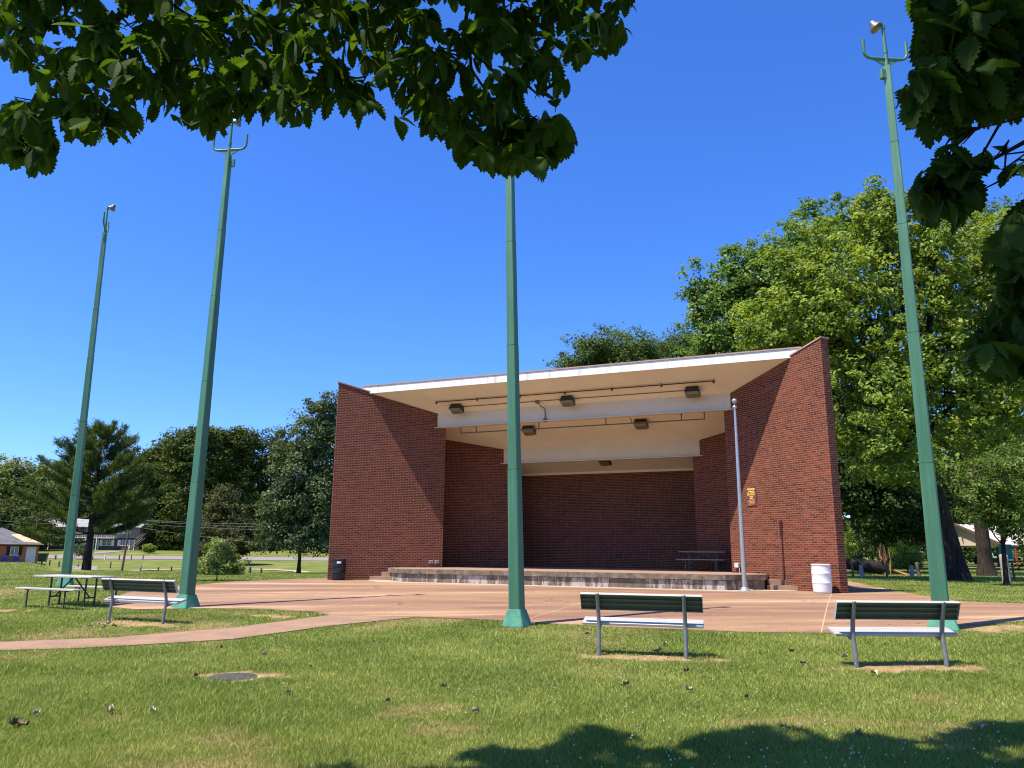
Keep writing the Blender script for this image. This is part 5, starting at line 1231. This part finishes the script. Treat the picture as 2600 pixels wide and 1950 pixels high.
# apartment house
ax0, ay0 = az(50, 168); ax1, ay1 = az(352, 166); ln_ = math.hypot(ax1 - ax0, ay1 - ay0); aw = math.atan2(ay1 - ay0, ax1 - ax0); az0 = g1((ax0 + ax1) / 2, 166) - .05
apt = thing('apartment_house', (ax0, ay0, az0), 'two storey apartment house with pale roof and white shutters behind the pine', 'house', aw)
MB().prism([(0, 0), (ln_, 0), (ln_, 9), (0, 9)], -1, 2.55).build('lower_wall', M['brown_brick'], apt)
MB().prism([(-.05, -.3), (ln_ + .05, -.3), (ln_ + .05, 9), (-.05, 9)], 2.56, 4.95).build('upper_wall', M['beige_siding'], apt)
b = MB(); V = [(-.6, -1.0, 4.95), (ln_ + .6, -1.0, 4.95), (ln_ + .6, 9.8, 4.95), (-.6, 9.8, 4.95), (-.6, 4.4, 6.9), (ln_ + .6, 4.4, 6.9)]
b.add(V, [(0, 1, 5, 4), (2, 3, 4, 5), (1, 2, 5), (3, 0, 4), (3, 2, 1, 0)]); rf = b.build('roof', M['pale_shingle'], apt)
MB().box((ln_ / 2, -1.03, 4.88), (ln_ + 1.2, .06, .2)).build('gutter', M['white_trim'], rf)
sc_ = lambda px: (az(px, 167)[0] - ax0) / math.cos(aw)
for px, z, w_, h_ in ((1412 / 5.18, 1.55, 1.9, 1.15), (1632 / 5.18, 1.55, 1.1, 1.15), (1555 / 5.18, 4.0, 1.4, .95), (1650 / 5.18, 4.0, 1.2, .95), (550 / 5.18, 4.0, 1.3, .95), (420 / 5.18, 4.0, 1.3, .95), (720 / 5.18, 1.55, 1.4, 1.15), (1050 / 5.18, 1.55, 1.2, 1.1), (1430 / 5.18, 4.0, 1.2, .95)):
    x = sc_(px); y = -.02 if z < 2.5 else -.32
    wn = MB().box((x, y, z), (w_, .08, h_)).build('window', M['dark_glass'], apt)
    b = MB()
    for q in (-w_ / 2, 0, w_ / 2): b.box((x + q, y - .05, z), (.10, .05, h_ + .1))
    for q in (-h_ / 2, 0, h_ / 2): b.box((x, y - .05, z + q), (w_ + .1, .05, .09))
    b.build('frame', M['white_trim'], wn)
    for q in (-1, 1): MB().box((x + q * (w_ / 2 + .38), y - .03, z), (.55, .06, h_ + .15)).build('shutter', M['white_trim'], apt)
for px in (1752 / 5.18, 1262 / 5.18):
    x = sc_(px); d_ = MB().box((x, -.04, 1.05), (1.25, .08, 2.2)).build('door', M['white_trim'], apt)
    MB().box((x + .02, -.09, 1.1), (.75, .04, 1.85)).build('glass', M['dark_glass'], d_)
for px in (1316 / 5.18, 663 / 5.18, 1262 / 5.18 - 18): MB().box((sc_(px), -1.3, 1.3), (.16, .16, 2.6)).build('porch_post', M['white_trim'], apt)
MB().box((ln_ * .42, -.85, 2.55), (ln_ * .8, 1.1, .14)).build('balcony_floor', M['white_trim'], apt)
b = MB()
for k in range(40): b.box((ln_ * .03 + k * ln_ * .02, -1.36, 3.05), (.05, .05, .9))
b.box((ln_ * .42, -1.36, 3.5), (ln_ * .8, .08, .08)); b.build('balcony_railing', M['white_trim'], apt)
x0 = sc_(1760 / 5.18); b = MB()
for k in range(9): b.box((x0 + .5 + k * .32, -1.6, .25 + k * .27), (.36, 1.1, .06))
for q in (-2.1, -1.1): b.tube([(x0 + .3, q, 1.0), (x0 + 3.3, q, 3.5)], .06, 6).tube([(x0 + .3, q, .1), (x0 + 3.2, q, 2.5)], .08, 6)
for k in range(5): b.tube([(x0 + .4 + k * .7, -2.1, .2 + k * .55), (x0 + .4 + k * .7, -2.1, 1.1 + k * .55)], .035, 6)
b.build('stairs', M['stair_wood'], apt)

# ------------------------------------------------------------------ right background: pavilion, log, board
pvx, pvy = az(2436, 70); pz = g1(pvx, pvy)
pav = thing('picnic_pavilion', (pvx, pvy, pz), 'open picnic pavilion with pale gable roof and red posts', 'pavilion', R(-60))
gw, he, hr, ln2 = 4.0, 2.15, 4.0, 13
b = MB()
for s_ in (-1, 1):
    V = [(s_ * gw, 0, he), (0, 0, hr), (0, ln2, hr), (s_ * gw, ln2, he), (s_ * gw, 0, he - .12), (0, 0, hr - .12), (0, ln2, hr - .12), (s_ * gw, ln2, he - .12)]
    fs = [(0, 1, 2, 3), (7, 6, 5, 4), (0, 4, 5, 1), (3, 2, 6, 7), (0, 3, 7, 4)]
    b.add(V, [tuple(reversed(f)) for f in fs] if s_ < 0 else fs)
b.f = [tuple(f) for f in b.f]; b.build('roof', M['pavilion_roof'], pav)
MB().add([(-gw + .35, .35, he - .05), (gw - .35, .35, he - .05), (0, .35, hr - .14), (-gw + .35, .45, he - .05), (gw - .35, .45, he - .05), (0, .45, hr - .14)], [(0, 1, 2), (5, 4, 3), (0, 3, 4, 1), (1, 4, 5, 2), (2, 5, 3, 0)]).build('gable', M['pavilion_gable'], pav)
b = MB(); slope = math.atan2(hr - he, gw)
for s_ in (-1, 1): b.box((s_ * gw / 2, -.04, (he + hr) / 2 - .10), (math.hypot(gw, hr - he), .06, .2), Matrix.Rotation(s_ * slope, 3, 'Y'))
b.build('rake_board', M['brown_fascia'], pav)
for k in range(4):
    for s_ in (-1, 1): MB().tube([(s_ * (gw - .75), .5 + k * 5, -.3), (s_ * (gw - .75), .5 + k * 5, he - .02)], .12, 8).build('post', M['red_post'], pav)
q = (pvx + 7.0, pvy + 1.5); tb = thing('wooden_picnic_table', (*q, g1(*q)), 'brown wooden picnic table under the pavilion roof', 'picnic table', R(18))
MB().box((0, 0, .75), (2.4, .8, .06)).build('tabletop', M['brown_fascia'], tb)
for s_ in (-1, 1):
    MB().box((0, s_ * .75, .45), (2.4, .28, .05)).build('seat', M['brown_fascia'], tb)
    MB().tube([(s_ * .8, -.6, 0), (s_ * .8, .25, .73)], .05, 6).tube([(s_ * .8, .6, 0), (s_ * .8, -.25, .73)], .05, 6).tube([(s_ * .8, -.8, .41), (s_ * .8, .8, .41)], .05, 6).build('leg', M['brown_fascia'], tb)
bp = at(2553, 1402, 44); zb = g1(bp[0], bp[1])
nb_ = thing('notice_board', (bp[0], bp[1], zb), 'teal notice board with a pale lower edge in front of the pavilion', 'notice board', R(-14))
MB().box((0, 0, bp[2] - zb + .02), (.66, .06, .82), None, 0, .01).build('panel', M['teal_sign'], nb_)
MB().box((0, -.02, bp[2] - zb - .42), (.66, .10, .09)).build('ledge', M['white_trim'], nb_)
for s_ in (-1, 1): MB().box((s_ * .28, .06, (bp[2] - zb) / 2 - .1), (.09, .06, bp[2] - zb + .5)).build('post', M['brown_fascia'], nb_)
# fallen tree: charred-looking trunk and torn stump
lx, ly = az(2228, 52); lz_ = g1(lx, ly)
lg = thing('fallen_tree', (lx, ly, lz_), 'dark fallen trunk with torn orange splintered stump behind the brick wall', 'fallen tree')
rng = np.random.default_rng(5)
b = MB(); b.tube([(.4, 0, .42), (-.4, .05, .50), (-1.4, .15, .62), (-2.6, .3, .74), (-3.6, .4, .82), (-4.6, .5, .9)], [.42, .40, .37, .35, .33, .30], 12); b.build('trunk', M['char_log'], lg)
b = MB()
for k in range(26):
    a = rng.uniform(0, 6.28); r = rng.uniform(.05, .45); h = rng.uniform(.3, 1.0) + (1.1 if k % 5 == 0 else 0)
    p = np.array([.45 + r * math.cos(a), r * math.sin(a) * .7, 0]); w_ = rng.uniform(.04, .11)
    b.tube([p, p + np.array([rng.normal() * .08, 0, h * .6]), p + np.array([rng.normal() * .18, 0, h])], [w_, w_ * .7, .01], 5)
for k in range(8):
    a = rng.uniform(-.4, .9); b.tube([(.4, 0, .35), (.9, rng.normal() * .2, .3), (1.1 + rng.random() * .9, rng.normal() * .4, .02)], [.14, .1, .03], 6)
b.build('torn_stump', M['split_wood'], lg)
b = MB()
for k in range(7):
    a = rng.uniform(1.0, 2.2); b.tube([(.3, 0, .5), (.3 + math.cos(a) * .5, rng.normal() * .2, .9), (.35 + math.cos(a) * 1.0, rng.normal() * .3, 1.2 + rng.random() * 1.2)], [.06, .04, .01], 5)
b.build('broken_limb', M['bark'], lg)

# ------------------------------------------------------------------ light
w = bpy.data.worlds.new('World'); sc.world = w; w.use_nodes = True; nt = w.node_tree
bg = nt.nodes['Background']; sky = nt.nodes.new('ShaderNodeTexSky'); sky.sky_type = 'NISHITA'; sky.sun_disc = False
sky.sun_elevation = SUN_EL; sky.sun_rotation = math.atan2(-SDIR[0], -SDIR[1]) % (2 * math.pi)
sky.altitude = 150; sky.air_density = 1.0; sky.dust_density = .4; sky.ozone_density = 3.2
hs = nt.nodes.new('ShaderNodeHueSaturation'); hs.inputs['Saturation'].default_value = 1.2; hs.inputs['Value'].default_value = 1.0
mx = nt.nodes.new('ShaderNodeMix'); mx.data_type = 'RGBA'; mx.blend_type = 'MULTIPLY'; mx.inputs[0].default_value = 1; mx.inputs[7].default_value = (.56, .77, 1.22, 1)
nt.links.new(sky.outputs[0], hs.inputs['Color']); nt.links.new(hs.outputs[0], mx.inputs[6]); nt.links.new(mx.outputs[2], bg.inputs[0]); bg.inputs[1].default_value = .12
sun = bpy.data.lights.new('sun', 'SUN'); sun.energy = 5.0; sun.angle = R(.53); sun.color = (1, .92, .79)
so = bpy.data.objects.new('sun', sun); COL.objects.link(so); so.rotation_euler = Vector(SDIR).to_track_quat('-Z', 'Y').to_euler()
sc.view_settings.view_transform = 'Standard'; sc.view_settings.look = 'None'; sc.view_settings.exposure = 0.85; sc.view_settings.gamma = 1
sc.cycles.use_denoising = True; sc.cycles.denoiser = 'OPENIMAGEDENOISE'; sc.cycles.denoising_input_passes = 'RGB_ALBEDO_NORMAL'; sc.cycles.denoising_prefilter = 'ACCURATE'; sc.cycles.pixel_filter_type = 'BLACKMAN_HARRIS'; sc.cycles.filter_width = 1.1
sc.render.engine = 'CYCLES'; sc.cycles.max_bounces = 6; sc.cycles.diffuse_bounces = 4; sc.cycles.transmission_bounces = 3; sc.cycles.glossy_bounces = 2; sc.cycles.caustics_reflective = False
